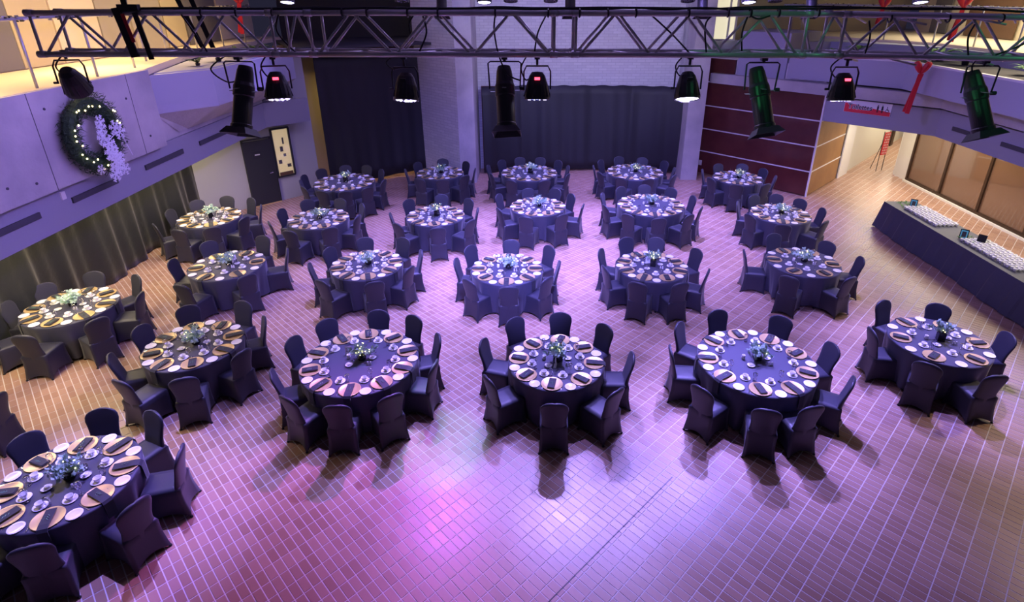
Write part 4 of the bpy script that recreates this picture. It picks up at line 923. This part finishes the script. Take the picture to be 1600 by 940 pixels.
SF = [(.04, -.22, .16, .09), (.02, -.23, .06, .10), (.00, -.22, -.06, .10), (.06, -.24, -.14, .12), (.10, -.23, -.24, .11), (.04, -.24, -.27, .11), (.14, -.23, -.33, .12), (.08, -.24, -.40, .11), (.12, -.23, -.50, .12), (.02, -.24, -.56, .11), (.17, -.23, -.45, .10), (.28, -.22, .02, .11), (.34, -.23, -.04, .11), (.22, -.23, -.38, .08), (.26, -.22, -.55, .09), (-.18, -.21, -.44, .07)]
for k, (x, y, z, s) in enumerate(SF):
    o = snowflake(s).build('snowflake', 'white_foam', wr); o.location = (x, y, z); o.rotation_euler = (0, k * .7, 0)
MB().tube([(.38, -.2, -.05), (.50, -.2, -.42)], .006, 5).tube([(.08, -.2, -.14), (.30, -.2, -.04)], .006, 5).build('wire', 'white_foam', wr)

wr.scale = (WS, 1.0, WS)
# ------------------------------------------------------------------ toilettes sign
sg = empty('toilettes_sign', (9.90, 16.885, 3.05), R(-45), 'red and white hanging sign reading Toilettes with pictograms', 'sign')
MB().box((0, 0, 0), (1.26, .02, .36)).build('board', 'sign_white', sg)
pts = [(-.62, -.175), (.62, -.175), (.62, -.06)] + [(.62 - 1.24 * i / 12, -.06 - .07 * math.sin(PI * i / 12 * 1.0) + .15 * (i / 12) ** 1.2 + (.08 * math.sin(PI * i / 12))) for i in range(1, 13)]
fixn(MB().add([(x, -.012, z) for x, z in pts] + [(x, -.016, z) for x, z in pts], [tuple(range(len(pts))), tuple(range(len(pts), 2 * len(pts)))[::-1]] + [(i, (i + 1) % len(pts), (i + 1) % len(pts) + len(pts), i + len(pts)) for i in range(len(pts))]).build('red_swoosh', 'sign_red', sg))
text_part('Toilettes', .205, 'lettering_outline', 'sign_white', sg, (-.19, -.020, -.005), (R(90), 0, 0), .002, sx=.90, off=.012)
text_part('Toilettes', .205, 'lettering', 'ink', sg, (-.19, -.028, -.005), (R(90), 0, 0), .002, sx=.90, off=.003)
pg = MB()
for x in (.28, .40):
    pg.lathe([(.0005, -.018), (.018, 0), (.0005, .018)], 8, (x, -.022, .10)).box((x, -.022, .035), (.045, .006, .09)).box((x - .011, -.022, -.05), (.014, .006, .09)).box((x + .011, -.022, -.05), (.014, .006, .09))
pg.add([(.365, -.02, -.01), (.435, -.02, -.01), (.40, -.02, .07)], [(0, 1, 2)])
pg.lathe([(.0005, -.014), (.014, 0), (.0005, .014)], 8, (.52, -.022, .08)).box((.52, -.022, .03), (.012, .006, .07)).box((.54, -.022, .0), (.05, .006, .012)).tube([(.53 + .045 * math.cos(i * PI / 5), -.022, -.03 + .045 * math.sin(i * PI / 5)) for i in range(11)], .006, 5)
pg.build('pictograms', 'ink', sg)

# ------------------------------------------------------------------ gallery railings, bows, plants
def railing(name, pts, z0, h, n_posts, label, gar):
    t = empty(name, (pts[0][0], pts[0][1], z0), 0, label, 'railing'); o0 = Vector((pts[0][0], pts[0][1]))
    P = [Vector(p) - o0 for p in pts]
    MB().tube([(p.x, p.y, h) for p in P], .028, 8).build('handrail', 'steel_paint', t, smooth=True)
    tot = sum((P[i + 1] - P[i]).length for i in range(len(P) - 1))
    for k in range(n_posts):
        s_ = tot * (k + .5) / n_posts; i = 0
        while s_ > (P[i + 1] - P[i]).length and i < len(P) - 2: s_ -= (P[i + 1] - P[i]).length; i += 1
        q = P[i] + (P[i + 1] - P[i]).normalized() * s_
        MB().tube([(q.x, q.y, 0), (q.x, q.y, h)], .022, 8).build('post', 'steel_paint', t, smooth=True)
    # string garland
    rr = random.Random(h * 10 + n_posts); mb = MB(); mt = MB(); n = int(tot * 26)
    for k in range(n):
        s_ = tot * k / n; i = 0
        while s_ > (P[i + 1] - P[i]).length and i < len(P) - 2: s_ -= (P[i + 1] - P[i]).length; i += 1
        q = P[i] + (P[i + 1] - P[i]).normalized() * s_; a = rr.uniform(0, 6.28); r = .04
        (mt if gar and k % 2 else mb).box((q.x + r * math.cos(a), q.y, h + r * math.sin(a)), (.02, .05, .02), a)
    o = mb.build('string_lights', 'rubber', t); o['kind'] = 'stuff'
    if gar: o = mt.build('tinsel', 'tinsel', t); o['kind'] = 'stuff'
    return t
railing('gallery_railing', [(-7.82, 3.0), (-7.9, 11.6), (-8.95, 14.0), (-8.95, 19.5)], 4.73, 1.03, 12, 'metal railing along the left gallery edge', True)
railing('gallery_railing', [(8.6, 20.9), (10.2, 21.0), (12.2, 17.6), (12.3, 4.0)], 4.78, 1.0, 13, 'metal railing with tinsel along the right gallery', True)
def bow(loc, rz, s, tail, label):
    t = empty('red_bow', loc, rz, label, 'bow')
    for sx in (-1, 1):
        M_ = Matrix.Rotation(R(26 * sx), 3, 'Y') @ Matrix.Diagonal((1, .55, 1))
        MB().lathe([(.02 * s, 0), (.12 * s, .15 * s), (.19 * s, .38 * s), (.21 * s, .62 * s), (.15 * s, .82 * s), (.001, .86 * s)], 12, (0, 0, 0), M_).build('loop', 'red_cloth', t, smooth=True)
    MB().lathe([(.001, -.12 * s), (.12 * s, 0), (.001, .12 * s)], 10).build('knot', 'red_cloth', t, smooth=True)
    if tail: 
        for k in (0, 1): MB().box((-.10 * s - .02 * k, -.05 + .03 * k, -tail / 2 + .03 * k), (.26 * s, .03, tail), 0, Matrix.Rotation(R(4 + 5 * k), 3, 'Y')).build('tail', 'red_cloth', t)
    return t
bow((9.95, 15.0, 4.24), R(-30), .40, 1.0, 'red bow with long tail over the right bulkhead')
bow((10.9, 19.0, 5.72), R(-10), .40, .5, 'red bow on the right railing left of its corner')
bow((12.1, 17.2, 5.76), R(-20), .42, .9, 'red bow with tail on the right railing')
bow((-8.35, 17.6, 5.85), R(20), .40, .8, 'red bow with tail on the left railing')
bow((-5.8, 14.6, 4.4), R(20), .001, 0, 'red bow') if False else None
def fern(loc, s, n, m, label, seed, up=.7):
    rr = random.Random(seed); t = empty('potted_fern', loc, 0, label, 'plant')
    MB().lathe([(.10 * s, 0), (.13 * s, .14 * s), (.11 * s, .14 * s)], 12).build('pot', 'vase_black', t)
    for k in range(n):
        a = rr.uniform(0, 6.28); L_ = s * rr.uniform(.45, .8); b = up * rr.uniform(.7, 1.2); mb = MB(); vs = []
        side = Vector((-math.sin(a), math.cos(a), 0))
        for i in range(6):
            f = i / 5; c = Vector((math.cos(a), math.sin(a), 0)) * L_ * f + Vector((0, 0, .12 * s + L_ * b * (f - .75 * f * f)))
            w = .055 * s * math.sin(PI * (0.12 + .88 * f)) + .002
            vs += [c - side * w, c + side * w]
        mb.add(vs, [(2 * i, 2 * i + 1, 2 * i + 3, 2 * i + 2) for i in range(5)]).build('frond', m, t)
    return t
for k, (x, y, s, m_, lb_) in enumerate([(-7.62, 13.5, .42, 'dark_fir', 'nearest dark fern in the left planter'), (-7.60, 14.4, .55, 'dark_fir', 'tall second dark fern in the left planter'), (-7.60, 15.4, .62, 'dark_fir', 'third dark fern in the left planter'), (-7.60, 16.5, .6, 'dark_fir', 'farthest dark fern in the left planter')]):
    fern((x, y, 4.61), s, 22, m_, lb_, k, 1.0)
for k, (x, y, s, lb_) in enumerate([(10.0, 18.4, .75, 'leafy green fern in the far right planter'), (9.35, 18.55, .4, 'small green fern by the tall block'), (11.3, 16.4, .9, 'bright green fern at the right planter corner'), (11.3, 15.4, .7, 'pale green fern beside the corner one'), (11.1, 12.3, .85, 'dark green fern at the right picture edge'), (11.3, 13.3, .6, 'small fern in the right trough')]):
    fern((x, y, 4.42), s, 24, 'fern_leaf', lb_, k + 20, .9)
# red stand in the corridor mouth
st = empty('red_stand', (13.15, 20.75, 0), R(25), 'narrow dotted red stand leaning at the corridor corner', 'stand')
MB().tube([(-.16, 0, 0.001), (-.16, .02, 1.5)], .014, 6).tube([(.16, 0, 0.001), (.16, .02, 1.5)], .014, 6).tube([(0, .35, 0.001), (0, .03, 1.4)], .014, 6).build('leg', 'black_metal', st)
MB().box((0, -.01, 1.05), (.30, .03, .85)).build('board', 'red_cloth', st)
dots = MB()
for i in range(3):
    for j in range(8): dots.box((-.09 + .09 * i, -.03, .70 + .10 * j), (.03, .006, .045))
dots.build('dots', 'white_trim', st)['kind'] = 'stuff'
# remove leftover prototypes
for p in (CUP0, vases[0]): kill(p)
